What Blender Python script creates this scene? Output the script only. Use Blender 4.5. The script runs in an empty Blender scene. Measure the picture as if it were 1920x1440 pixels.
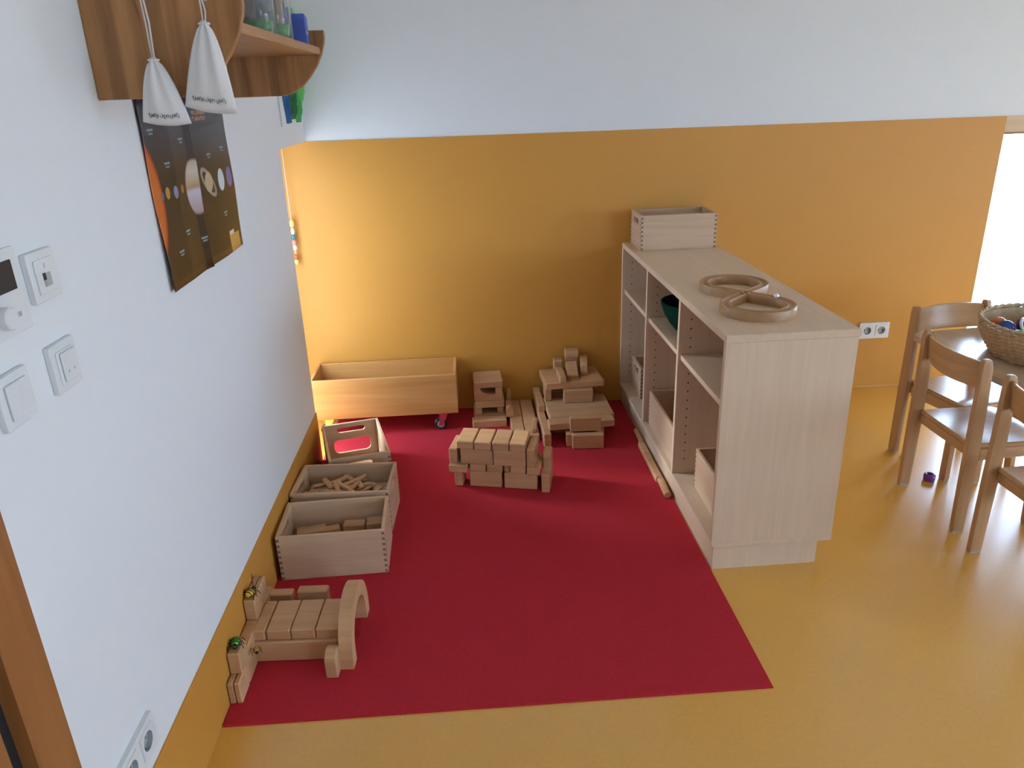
import bpy, bmesh, math, random
from mathutils import Vector, Matrix

random.seed(7)
PI = math.pi
scene = bpy.context.scene
COL = scene.collection

# ------------------------------------------------------------------ camera
cam_d = bpy.data.cameras.new("camera")
cam_d.sensor_width = 36.0
cam_d.lens = 1414.0 / 1920.0 * 36.0
cam_d.clip_start = 0.05
cam = bpy.data.objects.new("camera", cam_d)
COL.objects.link(cam)
def cam_matrix(loc, yaw, pitch, roll):
    f0 = Vector((math.sin(yaw), math.cos(yaw), 0)); r0 = Vector((math.cos(yaw), -math.sin(yaw), 0)); u0 = Vector((0, 0, 1))
    f = f0 * math.cos(pitch) - u0 * math.sin(pitch)
    u = u0 * math.cos(pitch) + f0 * math.sin(pitch)
    r = r0 * math.cos(roll) + u * math.sin(roll)
    u = u * math.cos(roll) - r0 * math.sin(roll)
    m = Matrix((r, u, -f)).transposed().to_4x4()
    m.translation = Vector(loc)
    return m
cam.matrix_world = cam_matrix((0.6891, -3.4726, 1.4658), math.radians(2.8128), math.radians(21.1877), math.radians(-1.9686))
scene.camera = cam

# ------------------------------------------------------------------ world, daylight, exposure
world = bpy.data.worlds.new("overcast_sky")
world.use_nodes = True
bg = world.node_tree.nodes["Background"]
bg.inputs[0].default_value = (0.525, 0.725, 1.05, 1)
bg.inputs[1].default_value = 22.0
scene.world = world
sun_d = bpy.data.lights.new("hazy_sun", 'SUN')
sun_d.energy = 21.0; sun_d.angle = math.radians(30); sun_d.color = (0.80, 0.90, 1.0)
sun = bpy.data.objects.new("hazy_sun", sun_d); COL.objects.link(sun)
sun.rotation_euler = Vector((1.0, -0.58, -0.40)).to_track_quat('-Z', 'Y').to_euler()
scene.view_settings.view_transform = 'Standard'
scene.view_settings.look = 'None'
scene.view_settings.exposure = 0.0
scene.view_settings.gamma = 1.0
scene.view_settings.use_curve_mapping = False
scene.cycles.max_bounces = 8
scene.cycles.diffuse_bounces = 4
scene.cycles.glossy_bounces = 3
scene.cycles.use_adaptive_sampling = True
scene.cycles.adaptive_threshold = 0.11
scene.cycles.adaptive_min_samples = 16
scene.cycles.sample_clamp_indirect = 6.0

def portal(name, loc, rot, sx, sy):
    d = bpy.data.lights.new(name, 'AREA'); d.shape = 'RECTANGLE'; d.size = sx; d.size_y = sy
    d.cycles.is_portal = True
    o = bpy.data.objects.new(name, d); o.location = loc; o.rotation_euler = rot; COL.objects.link(o)
    o["kind"] = "helper"
    return o
# daylight portals in the real window openings (they only guide sampling, they add no light)
portal("window_portal", (3.95, 0.30, 0.61), (-PI/2, 0, 0), 1.62, 1.22)
portal("window_portal", (-0.33, -0.366, 0.65), (0, -PI/2, 0), 1.29, 0.27)
portal("window_portal", (6.33, -3.30, 0.95), (0, PI/2, 0), 1.1, 2.7)
portal("window_portal", (4.6, -6.83, 1.45), (PI/2, 0, 0), 1.7, 1.0)

# ------------------------------------------------------------------ material helpers
MATS = {}
def new_mat(name):
    m = bpy.data.materials.new(name); m.use_nodes = True
    nt = m.node_tree
    b = nt.nodes["Principled BSDF"]
    MATS[name] = m
    return m, nt, b
def N(nt, t, **k):
    n = nt.nodes.new(t)
    for a, v in k.items(): setattr(n, a, v)
    return n
def plain(name, c, rough=0.5, metal=0.0, spec=0.5, var=0.04, vscale=60.0):
    m, nt, b = new_mat(name)
    b.inputs["Roughness"].default_value = rough; b.inputs["Metallic"].default_value = metal
    b.inputs["Specular IOR Level"].default_value = spec
    tc = N(nt, "ShaderNodeTexCoord"); no = N(nt, "ShaderNodeTexNoise"); no.inputs["Scale"].default_value = vscale
    no.inputs["Detail"].default_value = 3
    nt.links.new(tc.outputs["Object"], no.inputs["Vector"])
    mx = N(nt, "ShaderNodeMix", data_type='RGBA')
    mx.inputs[6].default_value = tuple(x * (1 - var) for x in c) + (1,)
    mx.inputs[7].default_value = tuple(min(1, x * (1 + var)) for x in c) + (1,)
    nt.links.new(no.outputs["Fac"], mx.inputs[0]); nt.links.new(mx.outputs[2], b.inputs["Base Color"])
    return m
def wood(name, c1, c2, axis=0, grain=26.0, rough=0.5, var=0.12, stretch=0.06, spec=0.4, staves=None):
    """wood with the grain running along local axis; each object a little lighter or darker"""
    m, nt, b = new_mat(name)
    b.inputs["Roughness"].default_value = rough; b.inputs["Specular IOR Level"].default_value = spec
    tc = N(nt, "ShaderNodeTexCoord"); mp = N(nt, "ShaderNodeMapping")
    s = [grain, grain, grain]; s[axis] = grain * stretch
    mp.inputs["Scale"].default_value = s
    oi = N(nt, "ShaderNodeObjectInfo")
    ad = N(nt, "ShaderNodeVectorMath", operation='ADD')
    cm = N(nt, "ShaderNodeCombineXYZ")
    ml = N(nt, "ShaderNodeMath", operation='MULTIPLY'); ml.inputs[1].default_value = 37.0
    nt.links.new(oi.outputs["Random"], ml.inputs[0])
    for i in range(3): nt.links.new(ml.outputs[0], cm.inputs[i])
    nt.links.new(tc.outputs["Object"], mp.inputs["Vector"]); nt.links.new(mp.outputs[0], ad.inputs[0]); nt.links.new(cm.outputs[0], ad.inputs[1])
    n1 = N(nt, "ShaderNodeTexNoise"); n1.inputs["Scale"].default_value = 1.0; n1.inputs["Detail"].default_value = 5; n1.inputs["Roughness"].default_value = 0.6
    n1.inputs["Distortion"].default_value = 0.6
    nt.links.new(ad.outputs[0], n1.inputs["Vector"])
    rp = N(nt, "ShaderNodeValToRGB"); rp.color_ramp.elements[0].position = 0.33; rp.color_ramp.elements[1].position = 0.67
    rp.color_ramp.elements[0].color = tuple(c2) + (1,); rp.color_ramp.elements[1].color = tuple(c1) + (1,)
    nt.links.new(n1.outputs["Fac"], rp.inputs[0])
    hs = N(nt, "ShaderNodeHueSaturation")
    mr = N(nt, "ShaderNodeMapRange"); mr.inputs[3].default_value = 1 - var; mr.inputs[4].default_value = 1 + var
    nt.links.new(oi.outputs["Random"], mr.inputs[0]); nt.links.new(mr.outputs[0], hs.inputs["Value"])
    nt.links.new(rp.outputs[0], hs.inputs["Color"]); nt.links.new(hs.outputs[0], b.inputs["Base Color"])
    if staves:      # glued boards of different tone, side by side
        sp = N(nt, "ShaderNodeSeparateXYZ"); nt.links.new(tc.outputs["Object"], sp.inputs[0])
        mu = N(nt, "ShaderNodeMath", operation='MULTIPLY'); mu.inputs[1].default_value = staves[1]; nt.links.new(sp.outputs[staves[0]], mu.inputs[0])
        fl = N(nt, "ShaderNodeMath", operation='FLOOR'); nt.links.new(mu.outputs[0], fl.inputs[0])
        wn = N(nt, "ShaderNodeTexWhiteNoise", noise_dimensions='1D'); nt.links.new(fl.outputs[0], wn.inputs["W"])
        m2 = N(nt, "ShaderNodeMapRange"); m2.inputs[3].default_value = 0.82; m2.inputs[4].default_value = 1.22; nt.links.new(wn.outputs["Value"], m2.inputs[0])
        h2 = N(nt, "ShaderNodeHueSaturation"); nt.links.new(m2.outputs[0], h2.inputs["Value"]); nt.links.new(hs.outputs[0], h2.inputs["Color"]); nt.links.new(h2.outputs[0], b.inputs["Base Color"])
    bp = N(nt, "ShaderNodeBump"); bp.inputs["Strength"].default_value = 0.06; bp.inputs["Distance"].default_value = 0.002
    nt.links.new(n1.outputs["Fac"], bp.inputs["Height"]); nt.links.new(bp.outputs[0], b.inputs["Normal"])
    return m

plain("white_paint", (0.83, 0.83, 0.83), 0.85, var=0.015, vscale=25, spec=0.2)
plain("ceiling_paint", (0.82, 0.82, 0.82), 0.9, var=0.01, spec=0.2)
plain("orange_lino", (0.63, 0.285, 0.048), 0.48, var=0.05, vscale=160, spec=0.35)
plain("floor_lino", (0.80, 0.410, 0.062), 0.30, var=0.09, vscale=90, spec=1.0)
MATS["floor_lino"].node_tree.nodes["Principled BSDF"].inputs["Coat Weight"].default_value = 0.4
MATS["floor_lino"].node_tree.nodes["Principled BSDF"].inputs["Coat Roughness"].default_value = 0.26
plain("white_plastic", (0.80, 0.80, 0.79), 0.32, var=0.005)
plain("grey_plastic", (0.42, 0.43, 0.43), 0.4, var=0.01)
plain("dark_plastic", (0.03, 0.03, 0.032), 0.35)
plain("black_rubber", (0.012, 0.012, 0.014), 0.6)
plain("grey_metal", (0.42, 0.44, 0.50), 0.35, metal=0.7)
plain("chrome", (0.7, 0.7, 0.7), 0.2, metal=1.0)
plain("alu_blind", (0.50, 0.54, 0.60), 0.45, metal=0.2)
plain("paving", (0.55, 0.54, 0.52), 0.9, var=0.1, vscale=6)
plain("cotton", (0.80, 0.77, 0.75), 0.9, var=0.05, vscale=300, spec=0.1)
plain("black_ink", (0.05, 0.05, 0.06), 0.7)
plain("paper", (0.82, 0.82, 0.82), 0.8, var=0.01)
plain("tissue_blue", (0.01, 0.10, 0.24), 0.7, var=0.4, vscale=40)
plain("tissue_green", (0.05, 0.36, 0.07), 0.7, var=0.4, vscale=40)
plain("tissue_dark_green", (0.015, 0.12, 0.03), 0.7, var=0.4, vscale=40)
plain("tissue_light_green", (0.14, 0.50, 0.10), 0.7, var=0.3, vscale=40)
plain("felt_green", (0.004, 0.040, 0.022), 0.95, var=0.2, vscale=120, spec=0.1)
plain("bright_green", (0.10, 0.42, 0.09), 0.5)
plain("book_blue", (0.05, 0.10, 0.42), 0.5)
plain("book_brown", (0.28, 0.13, 0.06), 0.6, var=0.2)
plain("bug_yellow", (0.80, 0.50, 0.02), 0.4)
plain("bug_black", (0.015, 0.014, 0.014), 0.35)
plain("bug_green", (0.10, 0.42, 0.04), 0.4)
plain("bead_blue", (0.02, 0.06, 0.30), 0.15)
plain("bead_green", (0.03, 0.26, 0.04), 0.15)
plain("bead_purple", (0.18, 0.03, 0.27), 0.15)
plain("bead_orange", (0.62, 0.16, 0.05), 0.18)
plain("bead_red", (0.55, 0.05, 0.05), 0.18)
plain("bead_white", (0.85, 0.85, 0.85), 0.18)
plain("bead_yellow", (0.80, 0.60, 0.20), 0.2)
plain("bead_teal", (0.06, 0.20, 0.20), 0.2)
plain("bead_pink", (0.75, 0.30, 0.28), 0.25)
plain("bead_natural", (0.66, 0.46, 0.30), 0.3)
plain("steel_bead", (0.85, 0.87, 0.9), 0.12, metal=0.3)
plain("hole_dark", (0.03, 0.018, 0.012), 0.9)
plain("end_grain", (0.26, 0.17, 0.11), 0.7, var=0.1)
wood("block_wood", (0.66, 0.375, 0.190), (0.56, 0.300, 0.145), 0, 30, 0.5, var=0.09)
wood("crate_wood", (0.71, 0.48, 0.305), (0.58, 0.37, 0.225), 0, 22, 0.5, var=0.06)
wood("crate_wood_y", (0.71, 0.48, 0.305), (0.58, 0.37, 0.225), 1, 22, 0.5, var=0.06)
wood("trolley_wood", (0.70, 0.385, 0.135), (0.56, 0.255, 0.07), 0, 12, 0.33, var=0.05)
wood("shelf_laminate", (0.77, 0.565, 0.395), (0.72, 0.52, 0.355), 2, 45, 0.5, var=0.02, spec=0.3)
wood("shelf_laminate_y", (0.77, 0.565, 0.395), (0.72, 0.52, 0.355), 1, 45, 0.5, var=0.02, spec=0.3)
wood("pine_brown", (0.43, 0.205, 0.075), (0.25, 0.105, 0.035), 2, 30, 0.45, var=0.06, staves=(0, 34.0))
wood("pine_brown_y", (0.48, 0.25, 0.10), (0.36, 0.17, 0.06), 1, 16, 0.45, var=0.06)
wood("chair_beech", (0.58, 0.335, 0.165), (0.49, 0.27, 0.125), 2, 30, 0.3, var=0.05)
wood("chair_beech_x", (0.60, 0.35, 0.175), (0.51, 0.28, 0.135), 0, 30, 0.20, var=0.05, spec=0.9)
wood("chair_beech_y", (0.60, 0.35, 0.175), (0.51, 0.28, 0.135), 1, 30, 0.26, var=0.05)
wood("table_beech", (0.60, 0.44, 0.30), (0.52, 0.37, 0.24), 1, 24, 0.20, var=0.03, spec=0.9)
wood("door_wood", (0.40, 0.165, 0.050), (0.31, 0.12, 0.036), 2, 20, 0.42, var=0.05)
wood("wicker", (0.62, 0.44, 0.26), (0.42, 0.28, 0.15), 2, 60, 0.6, stretch=0.5)
wood("track_wood", (0.50, 0.285, 0.135), (0.39, 0.205, 0.09), 1, 22, 0.42, var=0.04)
wood("header_wood", (0.66, 0.46, 0.26), (0.58, 0.38, 0.20), 0, 18, 0.5)

def carpet_mat():
    m, nt, b = new_mat("carpet_red")
    b.inputs["Roughness"].default_value = 0.95; b.inputs["Specular IOR Level"].default_value = 0.1
    tc = N(nt, "ShaderNodeTexCoord")
    mp = N(nt, "ShaderNodeMapping"); mp.inputs["Scale"].default_value = (260, 700, 100)
    no = N(nt, "ShaderNodeTexNoise"); no.inputs["Scale"].default_value = 1.0; no.inputs["Detail"].default_value = 3
    nt.links.new(tc.outputs["Object"], mp.inputs[0]); nt.links.new(mp.outputs[0], no.inputs["Vector"])
    rp = N(nt, "ShaderNodeValToRGB"); rp.color_ramp.elements[0].position = 0.3; rp.color_ramp.elements[1].position = 0.7
    rp.color_ramp.elements[0].color = (0.46, 0.024, 0.034, 1); rp.color_ramp.elements[1].color = (0.58, 0.036, 0.050, 1)
    nt.links.new(no.outputs["Fac"], rp.inputs[0]); nt.links.new(rp.outputs[0], b.inputs["Base Color"])
    bp = N(nt, "ShaderNodeBump"); bp.inputs["Strength"].default_value = 0.25; bp.inputs["Distance"].default_value = 0.002
    nt.links.new(no.outputs["Fac"], bp.inputs["Height"]); nt.links.new(bp.outputs[0], b.inputs["Normal"])
carpet_mat()

def pane_mat():
    m, nt, b = new_mat("window_glass")
    nt.nodes.remove(b)
    out = nt.nodes["Material Output"]
    tr = N(nt, "ShaderNodeBsdfTransparent"); gl = N(nt, "ShaderNodeBsdfGlossy"); gl.inputs["Roughness"].default_value = 0.02
    tr.inputs[0].default_value = (0.95, 0.97, 0.96, 1)
    mx = N(nt, "ShaderNodeMixShader"); mx.inputs[0].default_value = 0.06
    nt.links.new(tr.outputs[0], mx.inputs[1]); nt.links.new(gl.outputs[0], mx.inputs[2]); nt.links.new(mx.outputs[0], out.inputs[0])
pane_mat()
def glass_mat():
    m, nt, b = new_mat("jar_glass")
    b.inputs["Base Color"].default_value = (0.92, 0.95, 0.95, 1); b.inputs["Roughness"].default_value = 0.05
    b.inputs["Transmission Weight"].default_value = 0.9; b.inputs["IOR"].default_value = 1.3
glass_mat()

def poster_mat():
    """flat print of the solar system chart, in the sheet's own u (across) and v (up)"""
    m, nt, b = new_mat("poster_print")
    b.inputs["Roughness"].default_value = 0.38
    uvn = N(nt, "ShaderNodeUVMap"); sp = N(nt, "ShaderNodeSeparateXYZ"); nt.links.new(uvn.outputs[0], sp.inputs[0])
    U, V = sp.outputs[0], sp.outputs[1]
    def mth(op, a, c=None):
        n = N(nt, "ShaderNodeMath", operation=op)
        for i, v in enumerate((a, c)):
            if v is None: continue
            if isinstance(v, (int, float)): n.inputs[i].default_value = v
            else: nt.links.new(v, n.inputs[i])
        return n.outputs[0]
    rp = N(nt, "ShaderNodeValToRGB")
    e = rp.color_ramp.elements
    e[0].position = 0.0; e[0].color = (0.040, 0.022, 0.008, 1); e[1].position = 1.0; e[1].color = (0.030, 0.030, 0.050, 1)
    k = e.new(0.62); k.color = (0.030, 0.021, 0.013, 1); k = e.new(0.85); k.color = (0.026, 0.025, 0.034, 1)
    nt.links.new(V, rp.inputs[0])
    cur = rp.outputs[0]
    def lay(mask, col):
        nonlocal cur
        mx = N(nt, "ShaderNodeMix", data_type='RGBA')
        nt.links.new(mask, mx.inputs[0]); nt.links.new(cur, mx.inputs[6])
        if isinstance(col, tuple): mx.inputs[7].default_value = col + (1,)
        else: nt.links.new(col, mx.inputs[7])
        cur = mx.outputs[2]
    def ell(cu, cv, ru, rv, ang=0.0, soft=0.12):
        du = mth('SUBTRACT', U, cu); dv = mth('MULTIPLY', mth('SUBTRACT', V, cv), 0.70)
        ca, sa = math.cos(ang), math.sin(ang)
        x = mth('ADD', mth('MULTIPLY', du, ca), mth('MULTIPLY', dv, sa)); y = mth('SUBTRACT', mth('MULTIPLY', dv, ca), mth('MULTIPLY', du, sa))
        x = mth('DIVIDE', x, ru); y = mth('DIVIDE', y, rv * 0.70)
        r2 = mth('ADD', mth('MULTIPLY', x, x), mth('MULTIPLY', y, y))
        mr = N(nt, "ShaderNodeMapRange"); mr.inputs[1].default_value = 1 + soft; mr.inputs[2].default_value = 1 - soft
        nt.links.new(r2, mr.inputs[0]); return mr.outputs[0]
    def rect(u0, u1, v0, v1):
        a = mth('MULTIPLY', mth('GREATER_THAN', U, u0), mth('LESS_THAN', U, u1))
        c = mth('MULTIPLY', mth('GREATER_THAN', V, v0), mth('LESS_THAN', V, v1)); return mth('MULTIPLY', a, c)
    lay(ell(-0.24, 0.49, 0.33, 0.41, 0, 0.05), (0.50, 0.045, 0.015))
    lay(ell(-0.25, 0.49, 0.325, 0.39, 0, 0.06), (0.62, 0.15, 0.018))
    lay(ell(0.088, 0.497, 0.013, 0.020), (0.16, 0.16, 0.26))
    lay(ell(0.140, 0.505, 0.020, 0.032), (0.55, 0.26, 0.06))
    lay(ell(0.218, 0.497, 0.021, 0.034), (0.26, 0.24, 0.40))
    lay(ell(0.293, 0.503, 0.015, 0.024), (0.40, 0.17, 0.06))
    # the giant banded planet
    wv = N(nt, "ShaderNodeValToRGB"); we = wv.color_ramp.elements
    we[0].position = 0.33; we[0].color = (0.40, 0.29, 0.24, 1); we[1].position = 0.66; we[1].color = (0.46, 0.35, 0.22, 1)
    for pos, c in ((0.40, (0.48, 0.42, 0.45)), (0.47, (0.58, 0.54, 0.62)), (0.495, (0.42, 0.25, 0.13)), (0.53, (0.52, 0.40, 0.28)), (0.58, (0.60, 0.52, 0.44))):
        q = we.new(pos); q.color = c + (1,)
    nt.links.new(V, wv.inputs[0])
    lay(mth('MULTIPLY', ell(0.445, 0.490, 0.105, 0.158), mth('LESS_THAN', U, 0.478)), wv.outputs[0])
    lay(ell(0.616, 0.490, 0.100, 0.060, -0.62), (0.36, 0.29, 0.26))
    lay(ell(0.616, 0.490, 0.078, 0.038, -0.62), (0.035, 0.026, 0.03))
    lay(ell(0.616, 0.492, 0.046, 0.062), (0.52, 0.40, 0.26))
    lay(ell(0.786, 0.483, 0.046, 0.070), (0.60, 0.74, 0.76))
    lay(ell(0.925, 0.482, 0.048, 0.066), (0.16, 0.15, 0.42))
    for (u, v) in ((0.074, 0.826), (0.363, 0.76), (0.176, 0.648), (0.266, 0.262), (0.151, 0.174), (0.666, 0.645), (0.878, 0.669), (0.784, 0.262), (0.44, 0.179)):
        lay(rect(u - 0.026, u + 0.026, v + 0.004, v + 0.015), (0.20, 0.33, 0.38))
        lay(rect(u - 0.018, u + 0.020, v - 0.014, v - 0.004), (0.16, 0.26, 0.30))
    # chart title, two unreadable rows of orange lettering
    nz = N(nt, "ShaderNodeTexNoise"); nz.inputs["Scale"].default_value = 70; nt.links.new(uvn.outputs[0], nz.inputs["Vector"])
    gt = mth('GREATER_THAN', nz.outputs["Fac"], 0.47)
    lay(mth('MULTIPLY', rect(0.55, 0.735, 0.892, 0.915), gt), (0.42, 0.20, 0.10))
    lay(mth('MULTIPLY', rect(0.55, 0.715, 0.858, 0.882), gt), (0.42, 0.20, 0.10))
    lay(rect(0.79, 0.955, 0.0, 0.112), (0.60, 0.34, 0.085))
    lay(rect(0.795, 0.875, 0.112, 0.140), (0.62, 0.58, 0.45))
    nt.links.new(cur, b.inputs["Base Color"])
poster_mat()

# ------------------------------------------------------------------ geometry helpers
class MB:
    def __init__(self): self.v = []; self.f = []; self.uv = None
    def add(self, vs, fs):
        o = len(self.v); self.v += [tuple(p) for p in vs]; self.f += [tuple(i + o for i in f) for f in fs]; return self
    def box(self, x0, x1, y0, y1, z0, z1):
        return self.add([(x0, y0, z0), (x1, y0, z0), (x1, y1, z0), (x0, y1, z0), (x0, y0, z1), (x1, y0, z1), (x1, y1, z1), (x0, y1, z1)],
                        [(0, 3, 2, 1), (4, 5, 6, 7), (0, 1, 5, 4), (1, 2, 6, 5), (2, 3, 7, 6), (3, 0, 4, 7)])
    def rings(self, rs, cap0=True, cap1=True, closed=True):
        n = len(rs[0]); vs = [p for r in rs for p in r]; fs = []
        m = n if closed else n - 1
        for i in range(len(rs) - 1):
            for j in range(m):
                k = (j + 1) % n
                fs.append((i * n + j, i * n + k, (i + 1) * n + k, (i + 1) * n + j))
        if cap0: fs.append(tuple(range(n - 1, -1, -1)))
        if cap1: fs.append(tuple((len(rs) - 1) * n + j for j in range(n)))
        return self.add(vs, fs)
    def loop(self, rs):
        """closed chain of closed sections"""
        n = len(rs[0]); k = len(rs); vs = [p for r in rs for p in r]; fs = []
        for i in range(k):
            for j in range(n):
                fs.append((i * n + j, i * n + (j + 1) % n, ((i + 1) % k) * n + (j + 1) % n, ((i + 1) % k) * n + j))
        return self.add(vs, fs)
    def lathe(self, prof, n=24, c=(0, 0, 0), sx=1.0, sy=1.0):
        rs = [[(c[0] + r * sx * math.cos(2 * PI * j / n), c[1] + r * sy * math.sin(2 * PI * j / n), c[2] + z) for j in range(n)] for r, z in prof]
        return self.rings(rs)
    def tube(self, pts, r, n=8, closed=False):
        pts = [Vector(p) for p in pts]; rs = []
        up = Vector((0.13, 0.21, 0.97))
        for i, p in enumerate(pts):
            a = pts[i - 1] if (i > 0 or closed) else p; c = pts[(i + 1) % len(pts)] if (i < len(pts) - 1 or closed) else p
            d = (c - a).normalized()
            if abs(d.dot(up)) > 0.95: s = d.cross(Vector((1, 0, 0))).normalized()
            else: s = d.cross(up).normalized()
            t = s.cross(d).normalized()
            rr = r[i] if isinstance(r, (list, tuple)) else r
            rs.append([tuple(p + (s * math.cos(2 * PI * j / n) + t * math.sin(2 * PI * j / n)) * rr) for j in range(n)])
        return self.loop(rs) if closed else self.rings(rs)
    def ball(self, c, r, n=14, sx=1, sy=1, sz=1):
        k = n // 2
        prof = [(r * max(0.02, math.sin(PI * i / k)), -r * math.cos(PI * i / k) * sz) for i in range(k + 1)]
        return self.lathe(prof, n, c, sx, sy)
    def prism(self, poly, axis, a, b):
        """2-d polygon extruded along axis between a and b"""
        def P(p, t):
            if axis == 'x': return (t, p[0], p[1])
            if axis == 'y': return (p[0], t, p[1])
            return (p[0], p[1], t)
        return self.rings([[P(p, a) for p in poly], [P(p, b) for p in poly]])
    def mesh(self, name, bevel=0.0, seg=1, smooth=False):
        me = bpy.data.meshes.new(name); me.from_pydata(self.v, [], self.f)
        bm = bmesh.new(); bm.from_mesh(me)
        bmesh.ops.recalc_face_normals(bm, faces=bm.faces)
        if bevel > 0:
            ed = [e for e in bm.edges if e.is_manifold and e.calc_face_angle(0) > 0.6]
            bmesh.ops.bevel(bm, geom=ed, offset=bevel, segments=seg, profile=0.6, affect='EDGES', clamp_overlap=True)
        bm.to_mesh(me); bm.free()
        if smooth:
            for p in me.polygons: p.use_smooth = True
        return me
    def build(self, name, mat, parent=None, bevel=0.0, seg=1, smooth=False, kind=None):
        return link(name, self.mesh(name, bevel, seg, smooth), mat, parent, kind)

def link(name, me, mat, parent=None, kind=None):
    if not me.materials: me.materials.append(MATS[mat])
    o = bpy.data.objects.new(name, me); COL.objects.link(o)
    if parent is not None: o.parent = parent
    if kind: o["kind"] = kind
    return o
def smooth_angle(o, ang=40):
    me = o.data
    bm = bmesh.new(); bm.from_mesh(me)
    for f in bm.faces: f.smooth = True
    for e in bm.edges: e.smooth = (not e.is_manifold) or e.calc_face_angle(0) < math.radians(ang)
    bm.to_mesh(me); bm.free()
    return o
def thing(name, label, cat, loc=(0, 0, 0), rz=0.0, group=None):
    o = bpy.data.objects.new(name, None); COL.objects.link(o); o.empty_display_size = 0.05
    o.location = loc; o.rotation_euler = (0, 0, rz)
    return tag(o, label, cat, group)
def tag(o, label, cat, group=None):
    o["label"] = label; o["category"] = cat
    if group: o["group"] = group
    return o
def struct(name, mb, mat, label, parent=None, **k):
    o = mb.build(name, mat, parent, **k); o["kind"] = "structure"; o["label"] = label
    return o
def plate(name, outer, holes, t, mat, parent, frame):
    """flat board of thickness t with holes; 2-d outlines are mapped by frame(u, v, w)"""
    bm = bmesh.new(); ed = []
    for lp in [outer] + holes:
        vs = [bm.verts.new((p[0], p[1], 0)) for p in lp]
        for i in range(len(vs)): ed.append(bm.edges.new((vs[i], vs[(i + 1) % len(vs)])))
    r = bmesh.ops.triangle_fill(bm, use_beauty=True, use_dissolve=False, edges=ed)
    fs = [g for g in r["geom"] if isinstance(g, bmesh.types.BMFace)]
    ex = bmesh.ops.extrude_face_region(bm, geom=fs)
    for v in [g for g in ex["geom"] if isinstance(g, bmesh.types.BMVert)]: v.co.z += t
    for v in bm.verts: v.co = Vector(frame(v.co.x, v.co.y, v.co.z))
    bmesh.ops.recalc_face_normals(bm, faces=bm.faces)
    me = bpy.data.meshes.new(name); bm.to_mesh(me); bm.free()
    return link(name, me, mat, parent)
def slot(cu, cv, w, h, n=6):
    r = h / 2; pts = []
    for i in range(n + 1): a = -PI / 2 + PI * i / n; pts.append((cu + w / 2 - r + r * math.cos(a), cv + r * math.sin(a)))
    for i in range(n + 1): a = PI / 2 + PI * i / n; pts.append((cu - w / 2 + r + r * math.cos(a), cv + r * math.sin(a)))
    return pts
def rrect(u0, u1, v0, v1, r, n=4):
    pts = []
    for cu, cv, a0 in ((u1 - r, v0 + r, -PI / 2), (u1 - r, v1 - r, 0), (u0 + r, v1 - r, PI / 2), (u0 + r, v0 + r, PI)):
        for i in range(n + 1): a = a0 + PI / 2 * i / n; pts.append((cu + r * math.cos(a), cv + r * math.sin(a)))
    return pts

# ------------------------------------------------------------------ the room
H = 1.292           # height of the orange dado and of the low window openings
CEIL = 3.0
XR, YF = 6.2, -6.7
struct("floor", MB().box(-0.32, XR, YF, 0.32, -0.12, 0.0), "floor_lino", "glossy ochre yellow linoleum floor")
struct("ceiling", MB().box(-0.4, XR + 0.2, YF - 0.2, 0.4, CEIL, CEIL + 0.15), "ceiling_paint", "white ceiling")
wl = MB()
wl.box(-0.32, 0, -2.55, -0.497, 0, CEIL); wl.box(-0.32, 0, -0.497, 0.0, H, CEIL)
wl.box(-0.32, 0, -3.52, -2.55, 2.12, CEIL); wl.box(-0.32, 0, YF, -3.52, 0, CEIL)
struct("wall_left", wl, "white_paint", "white wall with poster, switches and wall shelf")
wb = MB()
wb.box(-0.34, 3.14, 0.0, 0.32, 0, CEIL); wb.box(3.14, 4.76, 0.0, 0.32, H, CEIL); wb.box(4.76, XR, 0.0, 0.32, 0, CEIL)
struct("wall_back", wb, "white_paint", "white upper back wall above the orange dado")
wr = MB()
wr.box(XR, XR + 0.15, YF, -4.65, 0, CEIL); wr.box(XR, XR + 0.15, -1.95, 0.32, 0, CEIL)
wr.box(XR, XR + 0.15, -4.65, -1.95, 0, 0.4); wr.box(XR, XR + 0.15, -4.65, -1.95, 1.5, CEIL)
struct("wall_right", wr, "white_paint", "white window wall on the far side of the room")
wf = MB()
wf.box(-0.32, 3.75, YF - 0.15, YF, 0, CEIL); wf.box(5.45, XR, YF - 0.15, YF, 0, CEIL)
wf.box(3.75, 5.45, YF - 0.15, YF, 0, 0.95); wf.box(3.75, 5.45, YF - 0.15, YF, 1.95, CEIL)
struct("wall_front", wf, "white_paint", "white wall behind the viewer")
struct("trim_1", MB().box(-0.30, 3.14, -0.004, 0.0, 0.0, H), "orange_lino", "orange yellow dado covering the lower back wall")
# cove where the dado runs into the floor
pc = [(-0.004, 0.0), (-0.004, 0.03)] + [(-0.03 + 0.026 * math.cos(a), 0.03 - 0.0295 * math.sin(a)) for a in [PI / 2 * i / 6 for i in range(7)]]
struct("trim_2", MB().prism([(-0.004, 0.0005), (-0.004, 0.010), (-0.0055, 0.005), (-0.008, 0.002), (-0.011, 0.0005)], 'x', 1.86, 3.14), "orange_lino", "rounded orange cove at the foot of the back wall")
bbm = MB().box(0.0, 0.004, -2.505, -0.497, 0.0, 0.227); bbm.box(-0.30, 0.004, -0.497, -0.493, 0.0, 0.227)
struct("baseboard_left", bbm, "orange_lino", "tall orange skirting along the white left wall")

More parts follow.
